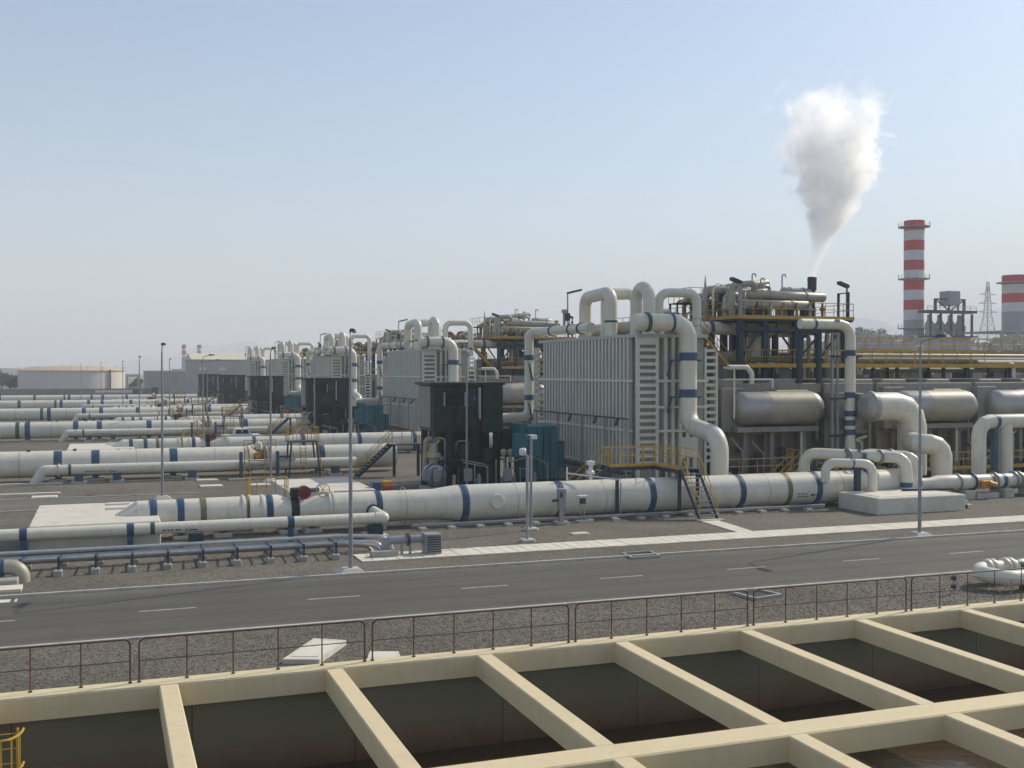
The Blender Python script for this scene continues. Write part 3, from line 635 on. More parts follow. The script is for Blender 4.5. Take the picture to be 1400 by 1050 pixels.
# white block the slanted end enters
tb = unit_thing('concrete_block', 'white concrete thrust block at the slanted pipe end of the {} unit', 'block', (-.5, 59, 0), 'white thrust blocks of the units', range(4))
MB().bbox(-3.4,55.6,-.05,2.45,64.2,1.28,.04).build('block_body', 'white_concrete', tb, smooth=0)
for y in (61.2, 63.2): MB().bbox(0.0,y-.3,1.27,1.2,y+.3,1.37,.02).build('shadow_pad', 'white_concrete', tb, smooth=0)  # thin raised pads added in place of low shadows on the block
# small return pipe in front of A
t = unit_thing('return_pipe', 'slim white pipe running just before the intake pipe of the {} unit', 'pipe', (5, 55.2, 0), 'slim return pipes of the units', range(2))
ZR = .97
MB().tube([(-60,55.25,ZR),(13.35,55.25,ZR),(13.35,57.75,ZR+.05)], .28, 20, bend=.01).build('pipe', 'white_paint', t)
MB().lathe([(-.3,.05),(-.27,.2),(-.1,.31),(.3,.31)], (13.0,55.25,ZR), 'x', 20).build('cap', 'white_paint', t)
MB().lathe([(-.05,.36),(.05,.36)], (13.35,57.62,ZR+.05), 'y', 20).build('collar', 'navy_steel', t)
for x in (-3.6, 1.05, 8.6, -9.5):
    MB().lathe([(-.16,.292),(.16,.292)], (x,55.25,ZR), 'x', 20, caps=False).build('band', 'blue_paint', t)
    MB().box(x-.13,55.12,.0,x+.13,55.38,ZR-.2).build('post', 'blue_paint', t, smooth=0)
MB().lathe([(-.1,.292),(.1,.292)], (2.05,55.25,ZR), 'x', 20, caps=False).build('band', 'green_band', t)
for x in (4.05, 12.9): MB().box(x-.35,54.95,.14,x+.35,55.55,.62).build('saddle', 'navy_steel', t, smooth=0); MB().bbox(x-.6,54.8,-.01,x+.6,55.7,.14,.03).build('pad', 'kerb_concrete', t, smooth=0)
lettering(t, 2.5, 55.25, ZR, .28, .8, 1, phi=-.3)
# yellow guard around the valve
t = unit_thing('valve_platform', 'yellow railed step beside the maroon valve of the {} unit', 'platform', (7.6, 59.6, 0), 'yellow valve platforms', range(4))
MB().box(7.2,59.9,1.5,9.2,61.1,1.58).build('deck', 'grating', t, smooth=0)
railing([(7.2,59.9,1.58),(7.2,61.1,1.58),(9.2,61.1,1.58),(9.2,59.95,1.58)], t, step=.5)
for x in (7.25, 9.15):
    for y in (59.95, 61.05): MB().box(x-.05,y-.05,0,x+.05,y+.05,1.5).build('leg', 'navy_steel', t, smooth=0)
ladder(t, 7.1, 60.3, 0, 2.6, .5, 'y')

# ---- cable tray and conduit along the front of A1 (first unit only)
t = thing('conduit', 'thin grey conduit on small blocks along the foot of the nearest white pipe', 'conduit', (30, 56.3, 0))
MB().cyl((15.2,56.6,.3),(41.3,56.6,.3), .05, 8).build('pipe', 'galvanised', t); MB().cyl((15.2,56.75,.2),(41.3,56.75,.2), .035, 6).build('pipe', 'galvanised', t)
b0 = MB().bbox(15.6,56.45,-.01,16.0,56.9,.15,.03).build('block', 'kerb_concrete', t, smooth=0); rep(b0, [(1.62*k,0,0) for k in range(1,16)])
t = thing('valve_bracket', 'blue upright post with a grey drop pipe against the nearest white pipe', 'post', (27.6, 57.2, 0))
MB().box(27.52,57.3,0,27.68,57.46,2.25).build('post', 'navy_steel', t, smooth=0); MB().cyl((27.75,57.2,0),(27.75,57.2,2.1),.035,6).build('pipe', 'galvanised', t)
MB().cyl((27.75,57.2,2.22),(24.9,58.4,2.6),.05,6).build('cross_pipe', 'lamp_pale', t); MB().cyl((24.9,58.4,2.2),(24.9,58.4,2.95),.05,6).build('stub', 'lamp_pale', t)

# ---- footbridge over A1
t = thing('footbridge', 'yellow railed footbridge with a blue stair over the nearest white pipe', 'footbridge', (30.5, 58, 0))
DZ = 2.75
MB().box(28.4,60.2,DZ-.08,32.7,61.4,DZ).build('deck', 'grating', t, smooth=0)
MB().box(31.5,57.0,DZ-.082,32.7,60.2,DZ-.002).build('deck', 'grating', t, smooth=0)
for (a,b2) in (((28.4,60.14,DZ-.16),(31.5,60.14,DZ-.16)),((31.46,60.14,DZ-.16),(31.46,57.0,DZ-.16)),((32.76,61.4,DZ-.16),(32.76,57.0,DZ-.16)),((28.4,61.45,DZ-.16),(32.7,61.45,DZ-.16))): MB().bar(a,b2,.08,.22).build('edge_beam', 'navy_steel', t, smooth=0)
MB().box(31.42,57.0,DZ-.05,31.47,60.1,DZ+.12).build('toe_board', 'yellow_paint', t, smooth=0); MB().box(28.4,60.09,DZ-.05,31.4,60.13,DZ+.12).build('toe_board', 'yellow_paint', t, smooth=0)
railing([(28.4,60.12,DZ),(31.45,60.12,DZ),(31.45,57.0,DZ)], t, step=.75); railing([(28.4,61.4,DZ),(32.74,61.4,DZ),(32.74,57.0,DZ)], t, step=.75); railing([(28.4,60.12,DZ),(28.4,61.4,DZ)], t, step=.7)
for x, y in ((31.5,57.1),(32.7,57.1),(28.5,60.2),(28.5,61.3),(32.7,61.3)): MB().box(x-.08,y-.08,0,x+.08,y+.08,DZ-.1).build('leg', 'navy_steel', t, smooth=0)
stair(t, (31.52,54.75,.05), (31.52,57.0,DZ-.05), 1.15, (1,0,0), n=11)
stair(t, (25.2,60.25,.05), (28.4,60.25,DZ-.05), 1.05, (0,1,0), n=11, rail='yellow_paint')
MB().box(31.3,54.3,-.01,32.9,54.85,.09).build('foot_slab', 'kerb_concrete', t, smooth=0)
t = thing('small_valve', 'small cream valve standing up behind the nearest white pipe by the footbridge', 'valve', (27.1, 59.9, 0))
MB().lathe([(0,.1),(2.3,.1),(2.35,.26),(2.5,.24),(2.62,.12),(2.8,.12),(2.9,.25),(3.1,.27),(3.14,.1)], (27.1,60.0,0), 'z', 14).build('valve_body', 'lamp_pale', t)
MB().lathe([(-.1,.3),(.1,.3)], (27.1,60.0,.5), 'z', 14).build('flange', 'blue_paint', t)

# ---- B: big discharge pipe + slim companion, farther back in the unit
YB, ZB = 92.0, 1.3
t = unit_thing('discharge_pipe', 'fat white blue-banded pipe running left from the {} unit', 'pipe', (5, YB, 0), 'fat discharge pipes of the units', range(5))
MB().lathe([(-70,1.0),(11.2,1.0)], (0,YB,ZB), 'x', 40).build('pipe_section', 'white_paint', t)
MB().lathe([(12.3,1.0),(23.2,1.0)], (0,YB,ZB), 'x', 40).build('pipe_section', 'white_paint', t)
MB().lathe([(11.2,.98),(11.55,.72),(11.95,.72),(12.3,.98)], (0,YB,ZB), 'x', 36).build('valve_body', 'olive_band', t)
for x in (-.8,5.0,16.75,-3.5,-8.9,-17,-25): band(t, x, YB, ZB, 1.0, w=.6)
for x in (-10.0,-26): band(t, x, YB, ZB, 1.0, 'green_band', w=.45, saddle=False)
for x in (10.9, 12.6): MB().lathe([(-.06,1.1),(.06,1.1)], (x,YB,ZB), 'x', 36).build('flange', 'white_paint', t)
for x in (-14,-6.2,2.2,8.2,14.4,19.6): MB().lathe([(-.025,1.004),(0,1.012),(.025,1.004)], (x,YB,ZB), 'x', 44, caps=False).build('weld_seam', 'lagging', t)
for x in (-8.8,-5.6,-2.3): MB().cyl((x,YB,ZB+.95),(x,YB,ZB+1.15),.13,8).build('nozzle', 'lamp_dark', t)
MB().lathe([(0,.3),(.25,.34),(.5,.28),(.7,.1)], (11.7,YB,ZB+.75), 'z', 16).build('valve_bonnet', 'white_paint', t)
MB().lathe([(-.5,.26),(0,.26)], (11.5,YB-.75,ZB+.35), 'y', 14).build('actuator', 'orange_paint', t)
t = unit_thing('companion_pipe', 'slim white pipe resting before the fat pipe of the {} unit, ending in a bend', 'pipe', (3, 89.6, 0), 'slim companion pipes of the units', range(4))
ZC = 1.02
MB().tube([(-5.1,89.6,-.1),(-4.45,89.6,ZC),(-3.9,89.6,ZC),(19.3,89.6,ZC)], .4, 24, bend=.35, seg=4).build('pipe', 'white_paint', t)
MB().lathe([(-.05,.48),(.05,.48)], (-3.35,89.6,ZC), 'x', 24).build('flange', 'white_paint', t)
MB().lathe([(-.1,.412),(.1,.412)], (-2.6,89.6,ZC), 'x', 24, caps=False).build('band', 'green_band', t)
for x in (-1.95,.75,6.3,17.6):
    MB().box(x-.3,89.25,.14,x+.3,89.95,.64).build('saddle', 'blue_paint', t, smooth=0); MB().bbox(x-.55,89.1,-.01,x+.55,90.1,.14,.03).build('pad', 'kerb_concrete', t, smooth=0)
lettering(t, -1.5, 89.6, ZC, .4, 1.4, 1, phi=-.3)
# yellow stands at B
t = unit_thing('valve_stand', 'yellow ladder stand straddling the fat pipe valve of the {} unit', 'platform', (11.6, 89, 0), 'yellow valve stands', range(4))
for x in (10.4, 12.0):
    for e in (-.22,.22): MB().bar((x+e,88.4,0),(x+e*.7,88.95,2.35),.09,.09).build('rail', 'yellow_paint', t, smooth=0)
MB().bar((9.95,88.8,0),(9.95,88.8,2.1),.25,.2).build('column', 'blue_paint', t, smooth=0); MB().bar((12.8,88.8,0),(12.8,88.8,2.1),.25,.2).build('column', 'blue_paint', t, smooth=0)
q = MB().bar((10.5,88.58,.35),(12.0,88.58,.35),.16,.05).build('step', 'navy_steel', t, smooth=0); rep(q, [(0,.077*k,.35*k) for k in range(1,4)])
railing([(10.2,89.0,2.3),(12.7,89.0,2.3)], t, h=.7, step=.6)
MB().box(8.9,87.4,0,13.4,88.3,.1).build('base_slab', 'plinth_concrete', t, smooth=0)
t = unit_thing('access_tower', 'yellow railed platform on blue legs beside the fat pipe of the {} unit', 'platform', (14.8, 89, 0), 'yellow access platforms', range(4))
MB().box(13.7,88.7,2.75,16.1,90.6,2.83).build('deck', 'grating', t, smooth=0)
railing([(13.7,88.7,2.83),(16.1,88.7,2.83),(16.1,90.6,2.83),(13.7,90.6,2.83),(13.7,88.7,2.83)], t, step=.6)
for x, y, s in ((13.9,88.8,.25),(15.9,88.8,-.25),(13.9,90.5,.25),(15.9,90.5,-.25)): MB().bar((x-s,y-.35,0),(x,y,2.75),.12,.12).build('leg', 'navy_steel', t, smooth=0)
for x in (14.55, 15.0): MB().bar((x,88.2,0),(x,88.62,2.8),.05,.05).build('ladder_rail', 'yellow_paint', t, smooth=0)
q = MB().bar((14.55,88.24,.3),(15.0,88.24,.3),.03,.03).build('rung', 'navy_steel', t, smooth=0); rep(q, [(0,.045*k,.28*k) for k in range(1,9)])
MB().bar((16.35,88.3,0),(15.95,88.65,2.8),.09,.09).build('brace', 'yellow_paint', t, smooth=0)
MB().box(12.9,88.9,1.55,13.9,89.5,1.7).build('tray', 'navy_steel', t, smooth=0)
t = unit_thing('pipe_stair', 'blue steel stair with yellow handrails at the pipe end of the {} unit', 'stair', (20.3, 87, 0), 'blue stairs at the pipe ends', range(4))
stair(t, (18.7,86.2,.05), (21.5,86.2,2.55), 1.0, (0,1,0), n=11)
MB().box(21.5,86.1,2.5,23.9,87.4,2.58).build('deck', 'grating', t, smooth=0); railing([(21.5,86.1,2.58),(23.9,86.1,2.58),(23.9,87.4,2.58)], t, step=.8)
for x in (21.7,23.7): MB().box(x-.1,86.2,0,x+.1,86.4,2.5).build('leg', 'navy_steel', t, smooth=0)

# ---- low culvert with hazard-striped end, behind A1
t = thing('culvert_cover', 'long white concrete culvert cover with a red and yellow striped end', 'culvert', (14, 72, 0))
MB().bbox(10.6,68.4,-.05,16.0,76.8,1.0,.04).build('cover', 'white_concrete', t, smooth=0)
MB().bbox(16.0,69.2,-.05,16.55,70.0,1.35,.03).build('blue_end', 'blue_paint', t, smooth=0)
for k in range(4): MB().box(16.75,69.25,.1+.32*k,17.3,69.9,.1+.32*(k+1)-.004).build('stripe', 'red_paint' if k % 2 == 0 else 'orange_paint', t, smooth=0)
MB().box(13.6,68.33,.35,15.6,68.39,.7).build('rust_patch', 'rust', t, smooth=0)
# square kerb plates on the gravel
for (x, y, l) in ((7.3,88.0,'pale flat slab nearest the slim pipe before the yellow stand'),(7.2,83.3,'pale flat slab midway between the lamp post and the fat pipe'),(10.6,83.0,'pale flat slab below the yellow ladder stand'),(-3.9,79.9,'short pale slab beside the far edge of the side road')):
    o = MB().bbox(x-.8,y-.5,0,x+.8,y+.5,.12,.03).build('ground_slab', 'paving', smooth=0); tag(o, l, 'slab', 'pale slabs on the gravel')
o = MB().bbox(3.9,57.0-.3,0,4.5,57.0,.4,.06).build('wooden_block', 'orange_paint', smooth=0); tag(o, 'orange block on the gravel under the slim white pipe', 'block')

# ---- evaporator end box
t = unit_thing('evaporator_box', 'tall grey ribbed evaporator end box of the {} unit', 'evaporator', (36, 66, 0), 'ribbed evaporator end boxes of the units', range(5))
X0, X1, Y0, Y1, Z0, Z1 = 33.2, 38.6, 66.0, 83.7, .9, 11.0
MB().box(X0+.55,Y0+.45,Z0,X1-.1,Y1-.1,Z1-.25).build('body', 'panel_grey', t, smooth=0)
MB().box(X0-.02,Y0-.02,Z1-.25,X1,Y1+.05,Z1-.02).build('top_plate', 'grey_paint', t, smooth=0)
rb = MB().box(X0,67.3,Z0+.1,X0+.3,67.54,Z1-.25).build('rib', 'pale_rib', t, smooth=0); rep(rb, [(0,.585*k,0) for k in range(1,27)])
for z in (7.82, 4.45, 1.9): MB().box(X0-.05,Y0+.6,z-.09,X0-.003,Y1,z+.09).build('rail', 'pale_rib', t, smooth=0)
for z in (7.82, 6.05, 4.45): MB().box(X0+1.5,Y0-.06,z-.09,X1+.0,Y0-.003,z+.09).build('rail', 'pale_rib', t, smooth=0)
for x in (33.2, 34.62): MB().box(x,Y0,Z0,x+.22,Y0+.26,Z1-.25).build('corner_post', 'pale_rib', t, smooth=0)
rg = MB().box(33.42,Y0+.01,2.2,34.62,Y0+.24,2.42).build('rung', 'pale_rib', t, smooth=0); rep(rg, [(0,0,.475*k) for k in range(1,18)])
MB().box(33.43,Y0+.28,Z0,34.61,Y0+.4,Z1-.26).build('slot_lightener', 'panel_grey', t, smooth=0)  # plate added to lighten the dark slots behind the rungs
MB().box(33.4,Y0+.02,10.25,34.64,Y0+.245,10.74).build('head_plate', 'pale_rib', t, smooth=0)
fr = MB().box(35.25,Y0,Z0,35.5,Y0+.46,Z1-.25).build('rib', 'pale_rib', t, smooth=0); rep(fr, [(.56*k,0,0) for k in (1,2,3,4)])
MB().box(36.5,Y0-.05,2.6,37.8,Y0+.1,4.0).build('inspection_plate', 'pale_rib', t, smooth=0)
MB().box(38.62,Y0+.5,Z0,38.8,Y0+.8,Z1-.9).build('corner_post', 'pale_rib', t, smooth=0); MB().box(39.5,Y0+.5,Z0,39.68,Y0+.8,Z1-1.2).build('corner_post', 'pale_rib', t, smooth=0)
rg = MB().box(38.8,Y0+.52,2.2,39.5,Y0+.78,2.4).build('rung', 'pale_rib', t, smooth=0); rep(rg, [(0,0,.475*k) for k in range(1,17)])
rg = MB().box(X0-.1,Y1+.0,2.2,X0+.5,Y1+.55,2.4).build('rung', 'pale_rib', t, smooth=0); rep(rg, [(0,0,.475*k) for k in range(1,17)])
MB().box(X0-.14,Y1+.56,Z0,X0+.3,Y1+.8,Z1-.6).build('corner_post', 'pale_rib', t, smooth=0)
MB().box(X0+.6,Y0+.6,-.05,X1-.5,Y1-.6,Z0).build('plinth', 'shell_wall', t, smooth=0)
# small white frame pipes at the front right edge
b = MB(); b.tube([(39.75,65.9,8.7),(40.6,65.9,8.7),(40.6,65.9,5.2)],.06,6,bend=.2); b.tube([(40.1,65.9,8.75),(41.6,65.9,8.75),(42.0,65.9,8.3),(42.0,65.9,7.6)],.17,10,bend=.3); b.tube([(39.7,65.8,7.9),(43.6,65.8,7.9),(43.6,65.8,7.3)],.06,6,bend=.1); b.build('drain_pipes', 'white_paint', t)

# ---- downcomer with blue bands
t = unit_thing('downcomer_pipe', 'white blue-banded downcomer pipe on the front of the box of the {} unit', 'pipe', (36.4, 64.5, 0), 'white downcomers on the evaporator boxes', range(5))
MB().tube([(33.0,65.2,11.7),(36.45,64.9,11.72),(36.45,64.9,4.9),(36.45,60.9,4.35),(36.45,60.9,1.2)], .58, 28, bend=1.15, seg=7).build('pipe', 'white_paint', t)
MB().lathe([(0,.1),(.05,.5),(.18,.6),(.5,.6)], (32.55,65.24,11.7), 'x', 28).build('end_cap', 'white_paint', t)
for x, m in ((33.45,'green_band'),(35.2,'blue_paint')): MB().lathe([(-.09,.66),(.09,.66)], (x,65.05,11.71), 'x', 28).build('collar', m, t)
for z in (9.45, 7.0):
    MB().lathe([(-.27,.6),(.27,.6)], (36.45,64.9,z), 'z', 28, caps=False).build('band', 'blue_paint', t)
    MB().box(35.3,64.9,z-.32,37.5,65.5,z-.2).build('bracket', 'blue_paint', t, smooth=0)
    MB().bar((35.4,65.3,z-.3),(35.45,65.9,z-1.3),.1,.14).build('brace', 'blue_paint', t, smooth=0)
# ---- rear riser at the far edge of the ribbed face
t = unit_thing('rear_riser', 'thin white riser at the far edge of the ribbed box of the {} unit', 'pipe', (32.8, 84.8, 0), 'thin risers behind the ribbed boxes', range(3))
MB().tube([(33.7,74.5,11.7),(33.7,84.9,11.7),(32.9,85.2,11.7),(32.9,85.2,4.7),(29.8,85.2,4.6)], .38, 18, bend=.7, seg=4).build('pipe', 'white_paint', t)
for z in (9.6, 6.3):
    MB().lathe([(-.22,.4),(.22,.4)], (32.9,85.2,z), 'z', 18, caps=False).build('band', 'blue_paint', t); MB().bar((32.7,85,z-.2),(33.0,84.6,z-1.9),.12,.16).build('brace', 'blue_paint', t, smooth=0)
for y in (76.3,78.2,82): MB().lathe([(-.08,.44),(.08,.44)], (33.7,y,11.7), 'y', 18).build('collar', 'navy_steel', t)
for y, h in ((79.6,1.3),(81.2,.5)): MB().lathe([(0,.12),(h*.8,.12),(h*.8,.22),(h,.22)], (33.7,y,12.0), 'z', 10).build('vent_stub', 'lagging', t)
# ---- looped vapour pipes on top (each its own thing)
def loop_pipe(label, pts, r, bandz=None, bend=.75, units=range(5)):
    t = unit_thing('vapour_loop', label, 'pipe', (pts[0][0], pts[0][1], 10.9), 'white vapour loops on the evaporator boxes', units)
    MB().tube(pts, r, 22, bend=bend, seg=5).build('pipe', 'white_paint', t)
    for p in (pts[0], pts[-1]): MB().lathe([(-.06,r+.09),(.06,r+.09)], (p[0],p[1],max(11.12,p[2]+.1)), 'z', 22).build('flange', 'white_paint', t)
    if bandz: MB().lathe([(-.07,r+.03),(.07,r+.03)], (pts[0][0],pts[0][1],bandz), 'z', 22).build('band', 'green_band', t); MB().lathe([(-.07,r+.03),(.07,r+.03)], (pts[-1][0],pts[-1][1],bandz), 'z', 22).build('band', 'green_band', t)
loop_pipe('white hooped pipe nearest the left edge on top of the box of the {} unit', [(34.6,77.6,11),(34.6,77.6,14.1),(34.6,73.0,14.25),(34.6,73.0,11)], .47, 12.1)
loop_pipe('white hooped pipe second from the left on top of the box of the {} unit', [(35.0,74.6,11),(35.0,74.6,14.2),(37.5,74.6,14.35),(37.5,74.6,11)], .45)
loop_pipe('tall narrow white hoop in the middle on top of the box of the {} unit', [(35.75,71.2,11),(35.75,71.2,14.4),(35.75,69.2,14.4),(35.75,69.2,11)], .44, bend=.95)
loop_pipe('slim wide white hoop at the right on top of the box of the {} unit', [(37.2,70.5,11),(37.2,70.5,14.1),(40.3,70.5,14.15),(40.3,70.5,10.2)], .33)
t = unit_thing('top_header', 'tan header pipe lying across the top of the box of the {} unit', 'pipe', (36, 76, 11), 'header pipes on the box tops', range(3))
MB().lathe([(68.6,.2),(68.8,.5),(80,.5),(80.2,.2)], (36.2,0,11.65), 'y', 20).build('pipe', 'lagging', t)
for y in (70,73,76,79): MB().box(35.9,y-.1,10.95,36.5,y+.1,11.3).build('saddle', 'grey_paint', t, smooth=0)
railing([(38.3,66.5,11.0),(38.3,83,11.0)], t, 'galvanised', step=2.0)
t = unit_thing('box_light', 'floodlight on a thin mast over the far edge of the box of the {} unit', 'lamp', (34, 79, 11), 'floodlights on the box tops', range(5))
MB().cyl((33.9,79.4,10.9),(33.9,79.4,14.5),.06,8).build('mast', 'galvanised', t)
MB().prism([(33.9,79.2,14.5),(34.9,78.9,14.75),(34.9,79.3,14.75),(33.9,79.6,14.5)], (0,0,.16)).build('lamp_head', 'lamp_dark', t, smooth=0)
MB().box(33.75,79.25,12.4,34.05,79.55,13.0).build('ballast_box', 'lamp_dark', t, smooth=0)

t = unit_thing('roof_platform', 'tan railed platform crowded with valves behind the hoops of the {} unit', 'platform', (41, 77, 11), 'crowded platforms behind the hoops', range(4))
MB().box(38.7,73.5,11.5,43.2,83,11.62).build('deck','grating',t,smooth=0); MB().box(38.66,73.44,11.4,43.2,73.49,11.75).build('edge_beam','yellow_paint',t,smooth=0)
railing([(38.7,83,11.62),(38.7,73.5,11.62),(43.2,73.5,11.62)], t, step=1.2)
for x in (38.9,43):
    for y in (74,82.5): MB().box(x-.12,y-.12,7.5,x+.12,y+.12,11.5).build('leg','navy_steel',t,smooth=0)
random.seed(52)
for i in range(14):
    x = random.uniform(39,42.6); y = random.uniform(74,82); h = 11.62+random.uniform(.4,1.9)
    MB().tube([(x,y,11.62),(x,y,h),(x+random.uniform(-1,1.4),y+random.uniform(-.6,.6),h+.1),(x+random.uniform(-.5,1.2),y+.2,11.9)], random.choice([.08,.12,.17,.25]), 10, bend=.3).build('pipe', random.choice(['lagging','tan_lagging','vessel_steel','white_paint','rust']), t)
for i in range(6): MB().lathe([(0,.12),(.5,.12),(.55,.25),(.8,.25),(.85,.08),(1.2,.08),(1.22,.22),(1.26,.22)], (39.2+.7*i,73.9+.3*(i%2),11.62), 'z', 10).build('valve', random.choice(['rust','lagging','navy_steel','maroon_paint']), t)
dvr = MB().lathe([(74.5,.2),(74.7,.5),(81,.5),(81.2,.2)], (40.8,0,12.5), 'y', 18).build('drum','tan_lagging',t)

# ---- dark green cabin on legs
t = unit_thing('green_cabin', 'dark green acoustic cabin on legs in the {} unit', 'cabin', (24.5, 78, 0), 'dark green cabins of the units', range(5))
for (x0,x1,y0,y1,z0,z1) in ((22.0,25.6,76.0,79.6,4.15,7.45),(25.63,27.2,75.7,79.7,4.0,7.5)):
    MB().bbox(x0,y0,z0,x1,y1,z1,.05).build('cabin_box', 'dark_green', t, smooth=0)
MB().bbox(21.7,75.6,7.46,27.35,79.9,7.68,.03).build('roof', 'dark_green', t, smooth=0)
MB().box(21.88,76.5,4.4,21.985,79.4,7.4).build('lit_side', 'shell_wall', t, smooth=0)  # paler sheet puts the lit grey of the left face into the colour
MB().box(22.9,75.93,6.0,24.3,76.01,6.9).build('opening', 'black_void', t, smooth=0)
for x in (22.75, 24.32): MB().box(x,75.90,5.95,x+.12,76.0,6.95).build('opening_frame', 'galvanised', t, smooth=0)
MB().bbox(23.6,75.4,4.6,24.9,76.0,5.7,.03).build('louvre_box', 'dark_green', t, smooth=0)
MB().box(25.35,75.62,5.0,25.47,75.98,7.3).build('pipe_cover', 'grey_paint', t, smooth=0)
for x in (22.3,23.2,25.2,26.9):
    for y in (76.3,79.4): MB().box(x-.22,y-.22,0,x+.22,y+.22,4.16).build('leg', 'dark_green', t, smooth=0)
MB().box(22.55,78.2,.1,27.0,79.2,4.12).build('shade_slab', 'dark_green', t, smooth=0)  # dark slab added as painted shade beneath the cabin
random.seed(41)
for i in range(12):
    x = random.uniform(22.4,26.8); y = random.uniform(75.6,77.8); h = random.uniform(1.2,3.9)
    MB().tube([(x,y,0),(x,y,h),(x+random.uniform(-1.2,1.2),y+.2,h+.05),(x+random.uniform(-.8,.8),y+.6,random.uniform(.4,2.2))], random.choice([.07,.1,.16,.22]), 9, bend=.25).build('service_pipe', random.choice(['navy_steel','vessel_steel','dark_green','lagging','galvanised','yellow_paint']), t)
for i in range(5):
    x = 22.6+i*.95; z = random.uniform(.4,2.6); MB().lathe([(-.35,.2),(-.3,.34),(.25,.34),(.35,.2)], (x,76.4,z), random.choice(['x','y']), 14).build('motor', random.choice(['dark_green','vessel_steel','navy_steel','grating']), t)
b = MB(); b.bar((22.3,76.3,.3),(25.2,76.3,3.9),.12,.12); b.build('brace','dark_green',t,smooth=0)
MB().bar((26.9,76.3,.3),(25.2,76.3,3.9),.12,.12).build('brace','dark_green',t,smooth=0)
MB().box(22.0,75.5,2.0,27.2,76.0,2.1).build('gangway','grating',t,smooth=0)
s2 = MB().box(22.9,75.94,4.2,22.94,75.99,7.4).build('panel_seam','black_void',t,smooth=0); rep(s2,[(.9,0,0),(1.8,0,0)])
MB().box(24.5,75.9,5.85,25.2,75.99,7.2).build('door','navy_steel',t,smooth=0); MB().box(25.05,75.86,6.4,25.12,75.9,6.6).build('door_handle','galvanised',t,smooth=0)
for x, y, r, h in ((24.4,76.0,.45,3.2),(26.2,75.9,.5,2.8)): MB().lathe([(0,r),(h*.6,r),(h*.7,r*1.3),(h,r*1.2)], (x,y,.05), 'z', 16).build('pump_casing', 'dark_green', t)
MB().bbox(27.2,75.6,2.2,28.4,77.2,4.3,.05).build('annex', 'dark_green', t, smooth=0)
for x,y in ((27.4,75.8),(28.2,75.8),(28.2,77.0)): MB().box(x-.08,y-.08,0,x+.08,y+.08,2.2).build('leg', 'dark_green', t, smooth=0)
# pump with big motor at the left foot of the cabin
t = unit_thing('feed_pump', 'pale blue-grey pump casing at the left foot of the cabin of the {} unit', 'pump', (21.5, 75.2, 0), 'feed pumps at the cabins', range(3))
MB().lathe([(-.8,.4),(-.6,.75),(.5,.75),(.7,.5)], (21.7,74.9,1.15), 'y', 22).build('casing', 'vessel_steel', t)
MB().lathe([(-.12,.84),(.06,.84)], (21.7,74.6,1.15), 'y', 22).build('flange', 'blue_paint', t)
MB().lathe([(0,.3),(.4,.34),(.5,.55),(.75,.55),(.9,.3),(1.5,.3)], (21.8,75.3,1.85), 'z', 16).build('valve_tower', 'lagging', t)
MB().bar((21.0,75.2,2.2),(22.2,75.2,3.6),.16,.16).build('brace', 'yellow_paint', t, smooth=0); MB().bar((22.2,75.2,2.3),(21.2,75.2,3.5),.1,.1).build('brace', 'yellow_paint', t, smooth=0)
MB().bbox(20.9,74.2,-.01,22.6,75.9,.35,.04).build('base', 'plinth_concrete', t, smooth=0)
for x in (21.3,22.1): MB().tube([(x,73.9,0),(x,73.9,1.7),(x+.4,73.9,1.7)],.05,6,bend=.15).build('gauge_pipe', 'blue_paint', t)
MB().bbox(20.6,73.5,.9,21.0,73.8,1.7,.02).build('gauge_box', 'galvanised', t, smooth=0)
# grey pipe frame before the cabin
t = unit_thing('tube_rack', 'thin grey tubular pipe frame before the cabin of the {} unit', 'frame', (25.5, 72.5, 0), 'grey pipe frames before the cabins', range(3))
for (p, q) in (((23.2,72.8,2.15),(24.9,72.4,1.8)),((23.2,73.1,2.3),(24.9,72.7,1.95)),((26.2,72.6,2.0),(28.0,72.3,2.5)),((26.4,73.0,1.75),(28.2,72.6,1.5))): MB().cyl(p,q,.045,6).build('tube', 'galvanised', t)
for x, y, h in ((24.9,72.5,1.9),(24.1,72.9,2.1),(26.2,72.6,2.0),(29.3,72.2,2.1),(25.6,72.7,2.3),(27.3,72.4,1.6)): MB().cyl((x,y,0),(x,y,h),.05,6).build('upright', 'galvanised', t)
MB().tube([(28.0,72.3,2.5),(29.0,72.2,2.1),(29.3,72.2,1.6)],.05,6).build('tube', 'galvanised', t)
for x, z in ((23.4,.9),(26.3,.8)): MB().bbox(x-.25,72.2,z,x+.3,72.5,z+.85,.02).build('junction_box', 'galvanised', t, smooth=0)
for x in (22.6,24.4,27.1,28.6): MB().cyl((x,72.9,0),(x,72.9,1.3),.12,8).build('stub', 'plinth_concrete', t)
for x in (26.5,27.0): MB().lathe([(0,.1),(.5,.1),(.55,.22),(.8,.25),(.95,.1)], (x,73.6,2.0), 'z', 10).build('gauge_head', 'lagging', t)
